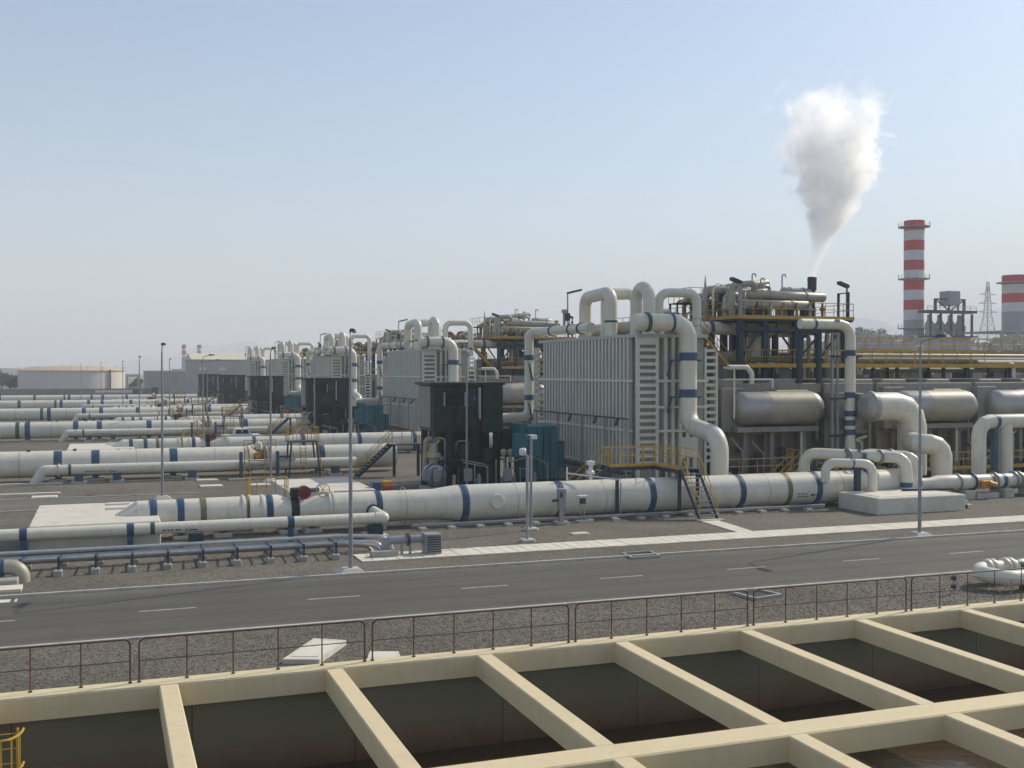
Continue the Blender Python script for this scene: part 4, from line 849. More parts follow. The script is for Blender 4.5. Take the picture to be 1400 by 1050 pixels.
# ---- teal enclosures
t = unit_thing('teal_enclosure', 'teal steel enclosure with two small cabinets in the {} unit', 'enclosure', (29.2, 73.5, 0), 'teal enclosures of the units', range(4))
MB().bbox(28.35,73.3,.75,30.5,76.2,4.55,.04).build('main_box', 'teal_paint', t, smooth=0)
MB().bbox(27.9,73.9,2.2,28.4,76.2,4.7,.04).build('rear_box', 'teal_paint', t, smooth=0)
for x0 in (27.0, 28.05): MB().bbox(x0,72.5,2.45,x0+.98,73.28,4.05+(.0 if x0 < 27.5 else -.1),.03).build('cabinet', 'teal_paint', t, smooth=0)
MB().bbox(30.5,73.9,1.5,31.3,75.8,3.4,.03).build('side_box', 'teal_paint', t, smooth=0)
s0 = MB().box(28.9,73.26,.9,28.94,73.3,4.4).build('seam', 'dark_green', t, smooth=0); rep(s0, [(.5,0,0),(1.0,0,0)])
for x, y in ((27.2,72.8),(28.8,73.5),(30.3,73.5),(30.3,76.0)): MB().box(x-.1,y-.1,0,x+.1,y+.1,2.5 if x < 28 else .8).build('leg', 'dark_green', t, smooth=0)
MB().box(28.4,73.4,.1,30.4,76.1,.74).build('skirt', 'dark_green', t, smooth=0)
MB().box(26.0,74.0,-.01,32.0,76.6,.12).build('base_slab', 'plinth_concrete', t, smooth=0)
# ---- thin service rail and lights against the ribbed face
t = unit_thing('service_rail', 'grey service rail with small lamps along the ribbed face of the {} unit', 'rail', (32.4, 74, 0), 'service rails along the ribbed faces', range(3))
MB().cyl((32.5,66.0,5.3),(32.5,83,5.3),.06,6).build('rail', 'navy_steel', t)
for y in (66.2,69.5,73.5,78,82.5): MB().cyl((32.5,y,0),(32.5,y,5.3),.07,6).build('post', 'galvanised', t)
for y in (67.5,71.0,75.5): MB().bar((32.5,y,5.2),(32.1,y-.5,4.85),.16,.12).build('lamp', 'lamp_dark', t, smooth=0)
MB().box(32.1,66.2,1.6,33.0,83,1.68).build('walk', 'grating', t, smooth=0)

# ---- evaporator shell (long grey body to the right)
t = unit_thing('evaporator_shell', 'long low grey evaporator shell stretching right of the ribbed box of the {} unit', 'evaporator', (60, 68, 0), 'long evaporator shells of the units', range(3))
MB().box(39.8,69.2,1.4,110,83,7.25).build('shell_body', 'shell_wall', t, smooth=0)
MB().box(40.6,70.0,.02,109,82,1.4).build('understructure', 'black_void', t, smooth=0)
k = 0
for (x0, x1) in ((39.9,49.2),(49.5,53.9),(54.2,63.2),(63.5,72.6),(72.9,82),(82.3,91.4),(91.7,101),(101.3,109.8)):
    MB().bbox(x0,68.0,6.9,x1,82.9,7.6,.05).build('top_slab', 'shell_wall', t, smooth=0)
    MB().box(x0+.05,68.6,1.5,x1-.05,69.18,6.88).build('front_panel', 'shell_wall', t, smooth=0)
    p = MB().box(x0+.1,68.1,.3,x0+.34,68.58,6.85).build('stiffener', 'shell_wall', t, smooth=0); n = int((x1-x0)/1.5); rep(p, [((x1-x0-.44)*i/n,0,0) for i in range(1,n+1)])
    for xa in (x0+.8, x0+(x1-x0)*.55): MB().bbox(xa,68.4,7.6,xa+2.2,80,7.85,.03).build('cover', 'lagging', t, smooth=0)
    MB().box(x0,68.3,3.85,x1,68.56,4.05).build('girder', 'shell_wall', t, smooth=0)
MB().box(39.8,68.2,7.86,110,68.3,7.94).build('edge_rail', 'galvanised', t, smooth=0)
# ---- horizontal vessels on the shell front
def vessel(label, xa, xb, units):
    t = unit_thing('horizontal_vessel', label, 'vessel', ((xa+xb)/2, 66.6, 4), 'dull steel vessels on the shell fronts', units)
    r = 1.17; c = (0, 67.1, 5.85)
    MB().lathe([(xa,.12),(xa+.05,.5),(xa+.2,.85),(xa+.45,1.07),(xa+.75,r),(xb-.85,r),(xb-.5,1.06),(xb-.22,.82),(xb-.06,.45),(xb,.1)], c, 'x', 36).build('vessel_body', 'vessel_steel', t, smooth=40)
    MB().lathe([(xa+2.6,r+.015),(xb-.9,r+.015)], c, 'x', 36, caps=False).build('jacket', 'lagging', t)
    MB().bbox(xa-.7,67.4,4.2,xa+1.2,68.5,7.3,.05).build('inlet_box', 'shell_wall', t, smooth=0)
    MB().bbox(xb-3.6,67.2,6.7,xb-.9,68.5,7.12,.04).build('saddle_box', 'lagging', t, smooth=0)
    MB().box(xa,66.4,4.2,xb-.6,68.2,4.55).build('cradle', 'shell_wall', t, smooth=0)
    for x in (xa+1,xa+3.2,xb-1.4): MB().box(x-.15,67.0,0,x+.15,67.4,4.3).build('leg', 'shell_wall', t, smooth=0)
    MB().cyl((xb-1.8,66.8,1.6),(xb-1.8,66.8,4.3),.09,8).build('drain', 'white_paint', t)
    for x, z in ((xa+1.2,2.9),(xa+2.6,2.4),(xb-2.6,2.7)): MB().lathe([(-.12,.3),(.12,.3)], (x,67.9,z), 'y', 14).build('nozzle', 'lamp_dark', t)
vessel('dull steel horizontal vessel nearest the ribbed box of the {} unit', 41.2, 48.5, range(3))
vessel('dull steel horizontal vessel behind the big white duct elbow', 55.1, 62.4, range(1))
vessel('dull steel horizontal vessel behind the white inverted U at the right edge', 63.9, 71.2, range(1))
# ---- upper process deck
t = unit_thing('process_deck', 'blue-columned upper process deck with yellow edges over the shell of the {} unit', 'platform', (48, 76, 0), 'upper process decks of the units', range(4))
DX0, DX1, DY0, DY1, DZ = 43.4, 53.5, 69.9, 83.0, 12.5
MB().box(DX0,DY0,DZ-.3,DX1,DY1,DZ).build('deck', 'navy_steel', t, smooth=0)
for (a,b2,c,d) in ((DX0-.06,DY0-.06,DX1+.06,DY0-.005),(DX0-.06,DY0-.004,DX0-.004,DY1),(DX1+.004,DY0-.004,DX1+.06,DY1)): MB().box(a,b2,DZ-.16,c,d,DZ+.1).build('edge_beam', 'yellow_paint', t, smooth=0)
for x in (43.8,45.9,48.6,50.6,53.0):
    for y in (70.3,76,82.5): MB().box(x-.2,y-.2,7.5,x+.2,y+.2,DZ-.3).build('column', 'navy_steel', t, smooth=0)
for x0, x1 in ((43.8,45.9),(50.6,53.0)):
    MB().bar((x0,70.3,9.2),(x1,70.3,DZ-.4),.12,.14).build('brace', 'navy_steel', t, smooth=0); MB().bar((x1,76,9.2),(x0,76,DZ-.4),.12,.14).build('brace', 'navy_steel', t, smooth=0)
MB().bar((43.4,70.2,11.6),(53.3,70.2,11.6),.2,.3).build('cross_girder', 'navy_steel', t, smooth=0)
railing([(DX0,DY1,DZ),(DX0,DY0,DZ),(DX1,DY0,DZ),(DX1,DY1,DZ)], t, 'yellow_paint', step=1.2)
MB().box(53.1,70.0,DZ,53.25,70.15,DZ+2.0).build('gate_post', 'navy_steel', t, smooth=0); MB().box(53.1,71.2,DZ,53.25,71.35,DZ+2.0).build('gate_post', 'navy_steel', t, smooth=0); MB().bar((53.17,70.0,DZ+1.95),(53.17,71.3,DZ+1.95),.08,.08).build('gate_bar', 'navy_steel', t, smooth=0)
# intermediate walkway over the shell
t = unit_thing('shell_walkway', 'yellow railed steel walkway running along the shell top of the {} unit', 'walkway', (58, 70.5, 7.6), 'railed walkways on the shell tops', range(3))
MB().box(43.9,69.7,8.85,72.0,71.2,8.95).build('deck', 'grating', t, smooth=0)
MB().box(43.9,69.62,8.75,72.0,69.69,9.05).build('edge_beam', 'yellow_paint', t, smooth=0)
railing([(43.9,69.66,8.95),(66.0,69.66,8.95)], t, step=1.4); railing([(43.9,71.2,8.95),(66.0,71.2,8.95)], t, step=1.4)
for i in range(13): x = 44.2+2.25*i; MB().box(x-.1,69.9,7.6,x+.1,70.1,8.85).build('post', 'navy_steel', t, smooth=0)
for i in range(9): x = 44.9+3.1*i; MB().bbox(x,71.6,7.62,x+random.uniform(.8,1.8),72.6,8.2+random.uniform(0,.7),.04).build('equipment_box', random.choice(['lagging','shell_wall','white_paint','galvanised']), t, smooth=0)
# tan pipes along the walkway
t = unit_thing('rack_pipe', 'tan lagged pipes running along the shell top walkway of the {} unit', 'pipe', (60, 72.8, 9), 'lagged pipes on the shell tops', range(2))
MB().cyl((44,72.2,9.35),(110,72.2,9.35),.26,14).build('pipe', 'tan_lagging', t); MB().cyl((52,72.9,9.75),(110,72.9,9.75),.14,10).build('pipe', 'lagging', t); MB().cyl((56,71.7,8.55),(110,71.7,8.55),.2,12).build('pipe', 'tan_lagging', t)
MB().cyl((66,70.6,9.0),(110,70.6,9.0),.38,16).build('pipe', 'tan_lagging', t); MB().tube([(69.2,70.6,9.0),(69.2,70.0,9.0),(69.2,70.0,7.8)],.22,12,bend=.4).build('branch', 'white_paint', t)
for i in range(16): x = 46+4*i; MB().box(x-.08,71.4,7.8,x+.08,73.2,9.1).build('support', 'navy_steel', t, smooth=0)
# stair from box top to deck
t = unit_thing('deck_stair', 'narrow yellow stair climbing from the shell to the upper deck of the {} unit', 'stair', (42, 70, 8), 'deck stairs of the units', range(2))
stair(t, (43.2,70.9,8.9), (40.4,70.9,11.8), .8, (0,1,0), m='yellow_paint', n=9)
MB().box(39.2,70.6,11.7,40.4,72,11.8).build('landing', 'grating', t, smooth=0); MB().box(39.3,70.7,7.5,39.45,70.85,11.7).build('leg', 'navy_steel', t, smooth=0)
t = unit_thing('vapour_main', 'thick pale pipe leading from the box top under the upper deck of the {} unit', 'pipe', (42, 71.5, 11), 'vapour mains under the decks', range(2))
MB().tube([(38.4,72.6,11.7),(46.5,72.6,11.7),(46.5,72.6,8.2)],.5,20,bend=.8,seg=4).build('pipe', 'white_paint', t); MB().lathe([(-.15,.55),(.15,.55)], (42.6,72.6,11.7), 'x', 20).build('collar', 'blue_paint', t)
# ---- ochre mezzanine galleries over the deck and along the shell top
t = unit_thing('deck_mezzanine', 'small ochre railed gallery standing on the upper deck of the {} unit', 'platform', (46.5, 78, DZ), 'ochre galleries on the upper decks', range(3))
MB().box(43.9,77.8,DZ+1.5,49.6,81.5,DZ+1.58).build('deck','grating',t,smooth=0); MB().box(43.86,77.74,DZ+1.42,49.64,77.79,DZ+1.7).build('edge_beam','yellow_paint',t,smooth=0)
railing([(43.9,81.5,DZ+1.58),(43.9,77.8,DZ+1.58),(49.6,77.8,DZ+1.58),(49.6,81.5,DZ+1.58)], t, step=.9)
for x in (44,46.8,49.5):
    for y in (77.9,81.4): MB().box(x-.07,y-.07,DZ,x+.07,y+.07,DZ+1.5).build('leg','navy_steel',t,smooth=0)
t = unit_thing('pipe_bundle', 'bundle of thin tan pipes hanging under the upper deck of the {} unit', 'pipes', (48, 70.6, 11), 'thin pipe bundles under the decks', range(2))
for i,(y,z,rr) in enumerate(((70.75,11.95,.09),(71.0,11.8,.13),(71.35,11.9,.07),(70.8,11.3,.11),(71.2,11.2,.16),(71.6,11.4,.1))): MB().tube([(43.5+.3*i,y,z),(52.4-.5*i,y,z),(52.4-.5*i,y,8.0)],rr,8,bend=.3).build('pipe',('tan_lagging','lagging','rust')[i%3],t)
for x in (44.6,47.2,49.8): MB().box(x-.04,70.6,11.0,x+.04,71.8,12.2).build('hanger','navy_steel',t,smooth=0)
t = thing('upper_gallery', 'ochre railed gallery on posts above the shell top between riser and right edge', 'walkway', (62, 76, 7.6))
MB().box(55,75.5,10.1,84,76.9,10.18).build('deck','grating',t,smooth=0); MB().box(55,75.43,10.0,84,75.49,10.3).build('edge_beam','yellow_paint',t,smooth=0)
railing([(55,75.5,10.18),(84,75.5,10.18)], t, step=1.3); railing([(55,76.9,10.18),(84,76.9,10.18)], t, step=1.3)
for i in range(9): MB().box(55.2+3.5*i,75.6,7.6,55.4+3.5*i,75.8,10.1).build('post','navy_steel',t,smooth=0)
random.seed(77)
for i in range(20):
    x = 55.5+1.4*i+random.uniform(-.4,.4); h = random.uniform(8.6,10.9); MB().tube([(x,74.6,7.6),(x,74.6,h),(x+random.uniform(-1,1),74.6,h+.05),(x+random.uniform(-1,1),75.2,7.9)], random.choice([.08,.12,.2]), 8, bend=.25).build('riser_pipe', random.choice(['lagging','tan_lagging','rust','vessel_steel','white_paint']), t)
# ---- equipment on the deck
def dv(label, p, q, r, m, units=range(3), cat='vessel', sup=True):
    t = unit_thing('deck_vessel', label, cat, tuple(p), 'vessels on the upper decks', units)
    p = Vector(p); q = Vector(q); d = (q-p).normalized()
    MB().tube([p-d*r*.5, p-d*r*.3, p, q, q+d*r*.3, q+d*r*.5], r, 22, radii=[r*.3,r*.8,r,r,r*.8,r*.3]).build('vessel_body', m, t, smooth=40)
    for f in (.25,.75):
        c = p.lerp(q,f); MB().lathe([(-.05,r+.05),(.05,r+.05)], c, 'x' if abs(d.x)>.7 else 'y', 22).build('girth_band', 'galvanised', t)
        if sup: MB().box(c.x-.15,c.y-.2,DZ,c.x+.15,c.y+.2,c.z-r*.85).build('saddle', 'navy_steel', t, smooth=0)
    return t
dv('long tan vessel low along the front of the upper deck of the {} unit', (44.4,70.9,DZ+.95),(50.0,70.9,DZ+.95),.36,'lagging')
dv('long brownish vessel high along the front of the upper deck of the {} unit', (45.4,71.6,DZ+1.75),(52.0,71.6,DZ+1.65),.36,'lagging')
dv('short pale vessel topping the right end of the upper deck of the {} unit', (48.9,72.4,DZ+2.1),(51.3,72.4,DZ+2.05),.34,'vessel_steel')
dv('small green-grey vessel at the left end of the upper deck of the {} unit', (43.9,72.5,DZ+.75),(46.6,72.5,DZ+.75),.4,'vessel_steel')
dv('raised tan condenser sloping up over the back of the upper deck of the {} unit', (44.2,76,DZ+2.2),(49.8,76,DZ+3.0),.38,'lagging')
dv('dull condenser at the back right of the upper deck of the {} unit', (46.0,77.5,DZ+1.6),(52.0,77.5,DZ+1.6),.5,'vessel_steel')
def gooseneck(x, y, h, label, units):
    t = unit_thing('gooseneck_vent', label, 'vent', (x,y,DZ), 'gooseneck vents on the upper decks', units)
    MB().tube([(x,y,DZ),(x,y,DZ+h),(x+.3,y,DZ+h+.05),(x+.34,y,DZ+h-.2)],.055,8,bend=.15).build('pipe','galvanised',t); MB().box(x-.1,y-.1,DZ,x+.1,y+.1,DZ+.1).build('foot','navy_steel',t,smooth=0)
for x, y, h, w in ((44.6,73.5,2.6,'leftmost'),(45.5,73.5,2.75,'second'),(48.6,75.0,3.3,'third'),(47.3,74.2,3.55,'tallest'),):
    gooseneck(x, y, h, w+' thin gooseneck vent on the upper deck of the {} unit', range(2))
gooseneck(49.9, 74.0, 3.55, 'rightmost thin gooseneck vent on the upper deck of the {} unit', range(2))
t = unit_thing('ejector_set', 'tangle of steam ejector pipes in the middle of the upper deck of the {} unit', 'pipes', (46, 74, DZ), 'ejector pipe tangles on the decks', range(4))
random.seed(11)
for i in range(40):
    x = random.uniform(43.7,50.5); y = random.uniform(71.5,82); z = DZ+random.uniform(.8,2.6); l = random.uniform(.7,2.2); h = random.uniform(.5,1.6)
    MB().tube([(x,y,DZ+.05),(x,y,z),(x+l,y+random.uniform(-.5,.5),z+random.uniform(-.2,.3)),(x+l,y+.3,max(DZ+.2,z-h))], random.choice([.09,.13,.18,.24]), 10, bend=.35).build('ejector_pipe', random.choice(['lagging','lagging','vessel_steel','white_paint','rust']), t)
for i in range(7):
    x = 44.2+i*1.15; MB().lathe([(0,.1),(.5,.1),(.55,.2),(.75,.2),(.8,.08),(1.1,.08)], (x,70.45,DZ+.02), 'z', 10).build('valve', random.choice(['rust','maroon_paint','lagging','galvanised']), t)
for x, y in ((43.6,70.0),(53.3,70.4)):
    w = 'left' if x < 50 else 'right'
    t = unit_thing('deck_light', 'dark floodlight at the '+w+' front corner of the upper deck of the {} unit', 'lamp', (x,y,DZ), 'floodlights on the upper decks', range(3))
    MB().cyl((x,y,DZ),(x,y,DZ+2.4),.09 if x > 50 else .16,8).build('mast','galvanised',t)
    MB().prism([(x+.05,y-.25,DZ+2.35),(x-.75,y-.25,DZ+2.62),(x-.75,y+.25,DZ+2.62),(x+.05,y+.25,DZ+2.35)],(0,0,.22)).build('lamp_head','lamp_dark',t,smooth=0)
t = unit_thing('lightning_mast', 'thin pointed mast at the left edge of the upper deck of the {} unit', 'mast', (43.5,75,DZ), 'pointed masts on the decks', range(2))
MB().tube([(43.6,75.0,DZ),(43.6,75.0,DZ+2.2),(43.6,75.0,DZ+3.4)],.14,8,radii=[.16,.13,.02]).build('mast','galvanised',t); MB().bar((43.5,75,DZ+2.2),(44.6,74.6,DZ+2.8),.05,.05).build('strut','galvanised',t,smooth=0)
t = thing('steam_vent', 'dark vertical steam vent stack at the right end of the nearest upper deck', 'vent', (51.4,72.4,DZ))
MB().lathe([(0,.24),(2.2,.24),(2.25,.34),(3.25,.36),(3.3,.3)], (51.55,72.4,DZ), 'z', 20).build('stack','lamp_dark',t); MB().lathe([(-.06,.34),(.06,.34)], (51.55,72.4,DZ+.7), 'z', 20).build('flange','galvanised',t)
MB().box(50.6,72.3,DZ,51.0,72.5,DZ+1.3).build('support','vessel_steel',t,smooth=0)

# ---- ground-level service walkway along the shell foot (first unit)
t = thing('service_walkway', 'yellow railed low walkway along the foot of the nearest shell', 'walkway', (55, 65, 0))
MB().box(38.5,64.2,1.35,84,65.6,1.45).build('deck', 'navy_steel', t, smooth=0); MB().box(38.5,64.12,1.3,84,64.19,1.55).build('edge_beam','yellow_paint',t,smooth=0)
railing([(38.5,64.18,1.45),(48.5,64.18,1.45)], t, step=1.5); railing([(50,64.18,1.45),(84,64.18,1.45)], t, step=1.5)
for i in range(16): MB().box(38.8+3*i,64.4,0,39.0+3*i,64.6,1.35).build('post','navy_steel',t,smooth=0)
t = thing('service_tower', 'yellow railed raised landing with steps before the nearest steel vessel', 'platform', (44.5, 63, 0))
MB().box(43.5,62.4,2.0,46.2,63.9,2.08).build('deck','grating',t,smooth=0); railing([(43.5,63.9,2.08),(43.5,62.4,2.08),(46.2,62.4,2.08),(46.2,63.9,2.08)],t,step=.7)
for x in (43.6,46.1): MB().box(x-.07,62.5,0,x+.07,62.64,2.0).build('leg','navy_steel',t,smooth=0)
stair(t,(41.2,62.4,.05),(43.5,62.4,2.0),.9,(0,1,0),m='yellow_paint',n=8); stair(t,(48.4,62.4,.05),(46.2,62.4,2.0),.9,(0,1,0),m='yellow_paint',n=8)
# clutter of small pipes below the shell front
t = thing('drain_manifold', 'dark tangle of small drain pipes and valves below the nearest shell', 'pipes', (56,67,0))
random.seed(5)
for i in range(34):
    x = 39.5+i*1.15+random.uniform(-.3,.3); y = random.uniform(66.0,67.6); h = random.uniform(1.2,3.6)
    MB().tube([(x,y,0),(x,y,h),(x+random.uniform(-.9,.9),y,h+.1),(x+random.uniform(-.9,.9),y+.5,h+random.uniform(.3,.9))], random.choice([.06,.09,.14]), 8, bend=.25).build('drain_pipe', random.choice(['vessel_steel','shell_wall','navy_steel','lagging','white_paint']), t)
for i in range(14):
    x = 40+i*2.6; MB().bbox(x,66.4,.2,x+random.uniform(.5,1.3),67.2,random.uniform(.9,2.2),.04).build('valve_box', random.choice(['navy_steel','shell_wall','vessel_steel','lamp_dark']), t, smooth=0)

t = thing('pipe_bridge', 'long steel pipe bridge carrying tan pipes behind the nearest shell', 'pipe bridge', (120, 98, 0))
for i in range(16):
    x = 58+9*i
    for y in (96,100): MB().box(x-.2,y-.2,0,x+.2,y+.2,10.1).build('column','navy_steel',t,smooth=0)
    MB().bar((x,96,8.7),(x,100,8.7),.25,.3).build('cross_beam','navy_steel',t,smooth=0); MB().bar((x,96,9.95),(x,100,9.95),.2,.25).build('cross_beam','navy_steel',t,smooth=0)
    if i % 3 == 0: MB().bar((x,96,6.4),(x+9,96,8.6),.16,.16).build('brace','navy_steel',t,smooth=0)
for y, z, rr, m in ((96.5,9.15,.3,'tan_lagging'),(97.4,9.0,.18,'shell_wall'),(98.4,9.25,.4,'tan_lagging'),(99.4,9.1,.25,'tan_lagging'),(97.0,10.3,.22,'tan_lagging'),(98.6,10.35,.26,'shell_wall'),(96.2,7.9,.22,'tan_lagging')): MB().cyl((58,y,z),(195,y,z),rr,12).build('pipe',m,t)
railing([(58,95.8,8.85),(195,95.8,8.85)], t, step=3.0)
t = unit_thing('underdeck_skid', 'crowded grey skid of tanks and pipes standing under the upper deck of the {} unit', 'skid', (48, 76, 7.6), 'equipment skids under the upper decks', range(2))
random.seed(31)
for i in range(10):
    x = 44.2+i*.95; MB().bbox(x,random.uniform(73,78),7.62,x+random.uniform(.6,1.5),random.uniform(79,82),random.uniform(8.6,10.6),.05).build('tank_box', random.choice(['shell_wall','grey_paint','lagging','vessel_steel']), t, smooth=0)
for i in range(22):
    x = random.uniform(43.8,56); y = random.uniform(71.5,80); h = random.uniform(8.6,11.9); l = random.uniform(.5,2.2)
    MB().tube([(x,y,7.6),(x,y,h),(x+l,y,h+.05),(x+l,y+random.uniform(-.3,.3),random.uniform(7.7,8.6))], random.choice([.08,.12,.18,.26]), 10, bend=.3).build('pipe', random.choice(['lagging','white_paint','vessel_steel','navy_steel','rust']), t)
for i in range(6):
    x = 55.5+i*2.3; MB().lathe([(0,.5),(1.0,.5),(1.15,.35),(1.5,.12)],(x,75.5,7.6),'z',14).build('drum', random.choice(['lagging','vessel_steel','grey_paint']), t)

# ================================================================== RIGHT-HAND PIPE BLOCK (first unit)
t = thing('pipe_plinth', 'big white concrete plinth carrying the pipe elbows at the right', 'plinth', (46, 55, 0))
MB().bbox(42.7,53.4,-.05,49.2,57.2,.97,.05).build('block', 'white_concrete', t, smooth=0); MB().bbox(43.2,53.9,.96,48.8,57.0,1.0,.02).build('screed', 'paving', t, smooth=0)
for k in range(3): MB().bbox(49.2,54.0,-.05,49.55+.35*(2-k),55.0,.25+.27*k,.02).build('step', 'white_concrete', t, smooth=0)
MB().bar((46.6,56.0,1.06),(50.0,55.4,1.06),.2,.14).build('base_rail', 'navy_steel', t, smooth=0)
def hoop(label, pts, r, bands=(), flanges=(), foot=None, seg=4, bend=1.0, n=24, cat='pipe'):
    t = thing('pipe_elbow', label, cat, tuple(pts[-1][:2])+(0,), 'white pipe elbows around the right plinth')
    MB().tube(pts, r, n, bend=bend, seg=seg).build('pipe', 'white_paint', t, smooth=18)
    for (x,y,z,ax,m) in bands: MB().lathe([(-.16,r+.015),(.16,r+.015)], (x,y,z), ax, n, caps=False).build('band', m, t)
    for (x,y,z,ax) in flanges: MB().lathe([(-.05,r+.08),(.05,r+.08)], (x,y,z), ax, n).build('flange', 'galvanised', t)
    if foot: x,y,z0,z1 = foot; MB().box(x-.16,y-.16,z0,x+.16,y+.16,z1).build('post', 'navy_steel', t, smooth=0); MB().box(x-.26,y-.26,z1-.1,x+.26,y+.26,z1-.0).build('post_head', 'navy_steel', t, smooth=0)
    return t
hoop('small white inverted U standing at the left edge of the white plinth', [(41.9,57.4,1.6),(41.9,57.4,2.8),(44.8,56.6,2.7),(44.8,56.6,.95)], .29, [(43.6,56.95,2.75,'x','blue_paint')], [], (43.9,56.9,.9,2.45), bend=.6)
hoop('white flanged elbow pipe running down onto the middle of the plinth', [(43.0,61.2,.1),(43.0,61.2,3.1),(48.0,57.3,2.95),(48.0,57.3,1.0)], .37, [(45.6,58.75,3.03,'x','blue_paint'),(48.0,57.3,1.22,'z','blue_paint')], [(44.9,59.15,3.06,'x'),(46.6,58.15,3.0,'x')], (46.0,58.6,.0,2.7), bend=.75)
hoop('smaller white elbow just right of the flanged elbow on the plinth', [(46.9,60.6,.1),(46.9,60.6,3.05),(49.4,58.0,2.9),(49.4,58.0,1.0)], .34, [(49.4,58.0,1.22,'z','blue_paint')], [(48.2,59.1,2.98,'x')], None, bend=.75)
t = thing('duct_elbow', 'huge white mitred duct elbow coming from the shell at the right', 'pipe', (53, 63, 0))
MB().tube([(49.95,63.2,6.0),(53.4,63.2,6.0),(53.4,63.2,1.2)], 1.0, 36, bend=1.5, seg=3).build('pipe', 'white_paint', t, smooth=18)
MB().lathe([(-.75,.3),(-.68,.62),(-.5,.85),(-.25,.97),(-.2,1.08),(.1,1.08)], (49.9,63.2,6.0), 'x', 36).build('end_dome', 'vessel_steel', t); MB().box(49.5,64.0,5.1,51.5,68.7,6.9).build('connecting_box', 'vessel_steel', t, smooth=0)
t = thing('branch_elbow', 'white mitred branch elbow dropping from the huge duct to the header', 'pipe', (53, 60, 0))
MB().tube([(52.6,62.4,3.6),(51.6,60.4,3.55),(53.2,60.0,3.5),(53.2,60.0,1.0)], .68, 30, bend=.9, seg=3).build('pipe', 'white_paint', t, smooth=18)
t = thing('header_pipe', 'white flanged header pipe with a yellow actuator at the right edge', 'pipe', (58, 58.5, 0))
MB().lathe([(49.9,.38),(50.9,.38),(51.5,.52),(53.0,.52),(54.0,.47),(84,.47)], (0,58.5,1.08), 'x', 30).build('pipe', 'white_paint', t)
for x in (53.1,54.35,56.2,57.9,58.3,60.4): MB().lathe([(-.05,.6),(.05,.6)], (x,58.5,1.08), 'x', 30).build('flange', 'navy_steel' if x in (54.35,) else 'galvanised', t)
for x in (56.9,59.6): MB().lathe([(-.16,.485),(.16,.485)], (x,58.5,1.08), 'x', 30, caps=False).build('band', 'blue_paint', t)
MB().lathe([(-.1,.5),(.1,.5)], (55.9,58.5,1.08), 'x', 30, caps=False).build('band', 'olive_band', t)
MB().bbox(54.6,57.75,.75,55.5,58.1,1.2,.05).build('actuator', 'orange_paint', t, smooth=0)
MB().cyl((55.0,57.6,1.05),(55.6,57.6,.9),.16,10).build('motor', 'yellow_paint', t)
for x in (53.6,56.9,59.4,62.4,66): MB().bbox(x-.4,57.7,-.01,x+.4,59.2,.58,.05).build('support', 'kerb_concrete', t, smooth=0)
MB().bbox(54.3,57.9,-.01,56.2,58.6,.35,.04).build('step', 'kerb_concrete', t, smooth=0)
t = thing('inverted_u_pipe', 'large white inverted U pipe behind the header at the right edge', 'pipe', (58, 60.5, 0))
MB().tube([(57.2,60.9,.3),(57.2,60.9,4.95),(66,60.9,4.95),(66,60.9,.3)], .5, 28, bend=1.0, seg=3).build('pipe', 'white_paint', t, smooth=18)
MB().tube([(59.6,60.9,4.9),(59.6,60.9,.3)], .46, 24).build('drop_leg', 'white_paint', t)
MB().lathe([(-.16,.52),(.16,.52)], (58.6,60.9,4.95), 'x', 28, caps=False).build('band', 'blue_paint', t); MB().lathe([(-.16,.52),(.16,.52)], (61.5,60.9,4.95), 'x', 28, caps=False).build('band', 'blue_paint', t)
MB().box(58.42,60.7,0,58.72,61.1,4.5).build('post', 'blue_paint', t, smooth=0)
# tall riser with its blue frame
t = thing('tall_riser', 'tall white riser pipe with blue clamps rising beside the upper deck', 'pipe', (49, 64, 0))
MB().tube([(44.9,64.4,11.75),(49.05,64.4,11.75),(49.05,64.4,2.7)], .36, 22, bend=.9, seg=3).build('pipe', 'white_paint', t, smooth=18)
MB().lathe([(-.1,.38),(.1,.38)], (46.0,64.4,11.75), 'x', 22, caps=False).build('band', 'blue_paint', t)
for z in (9.75, 6.8, 5.5, 4.85, 4.2): MB().lathe([(-.2,.385),(.2,.385)], (49.05,64.4,z), 'z', 22, caps=False).build('band', 'blue_paint', t)
for z in (9.5, 6.55, 3.95): MB().box(47.6,64.3,z-.06,50.0,64.75,z+.06).build('bracket', 'navy_steel', t, smooth=0); MB().bar((49.9,64.6,z),(49.2,64.7,z-.9),.07,.07).build('brace', 'navy_steel', t, smooth=0)
for x in (47.7, 48.15): MB().box(x-.07,64.55,0,x+.07,64.7,11.2).build('mast', 'galvanised', t, smooth=0)
MB().box(44.6,64.6,11.15,48.3,64.8,11.3).build('beam', 'navy_steel', t, smooth=0)
for x in (45.3, 46.9): MB().box(x-.14,64.9,7.6,x+.14,65.2,11.15).build('column', 'navy_steel', t, smooth=0)
MB().bar((45.3,65.05,9.4),(46.9,65.05,11.0),.1,.12).build('brace', 'navy_steel', t, smooth=0)
MB().bbox(47.6,64.0,11.9,47.9,64.2,12.1,.02).build('junction_box', 'galvanised', t, smooth=0)

# ================================================================== REPEAT THE UNIT
kids = {}
for o in bpy.data.objects:
    if o.parent: kids.setdefault(o.parent.name, []).append(o)
def clone(o, parent=None, dy=0.0):
    c = o.copy(); COL.objects.link(c)
    if parent is None: c.location.y += dy
    else: c.parent = parent
    for ch in kids.get(o.name, ()): clone(ch, c)
    return c
for root, lab, units in REPEATS:
    for k in units:
        if k == 0: continue
        c = clone(root, None, PITCH*k); c['label'] = lab.format(UW[k])

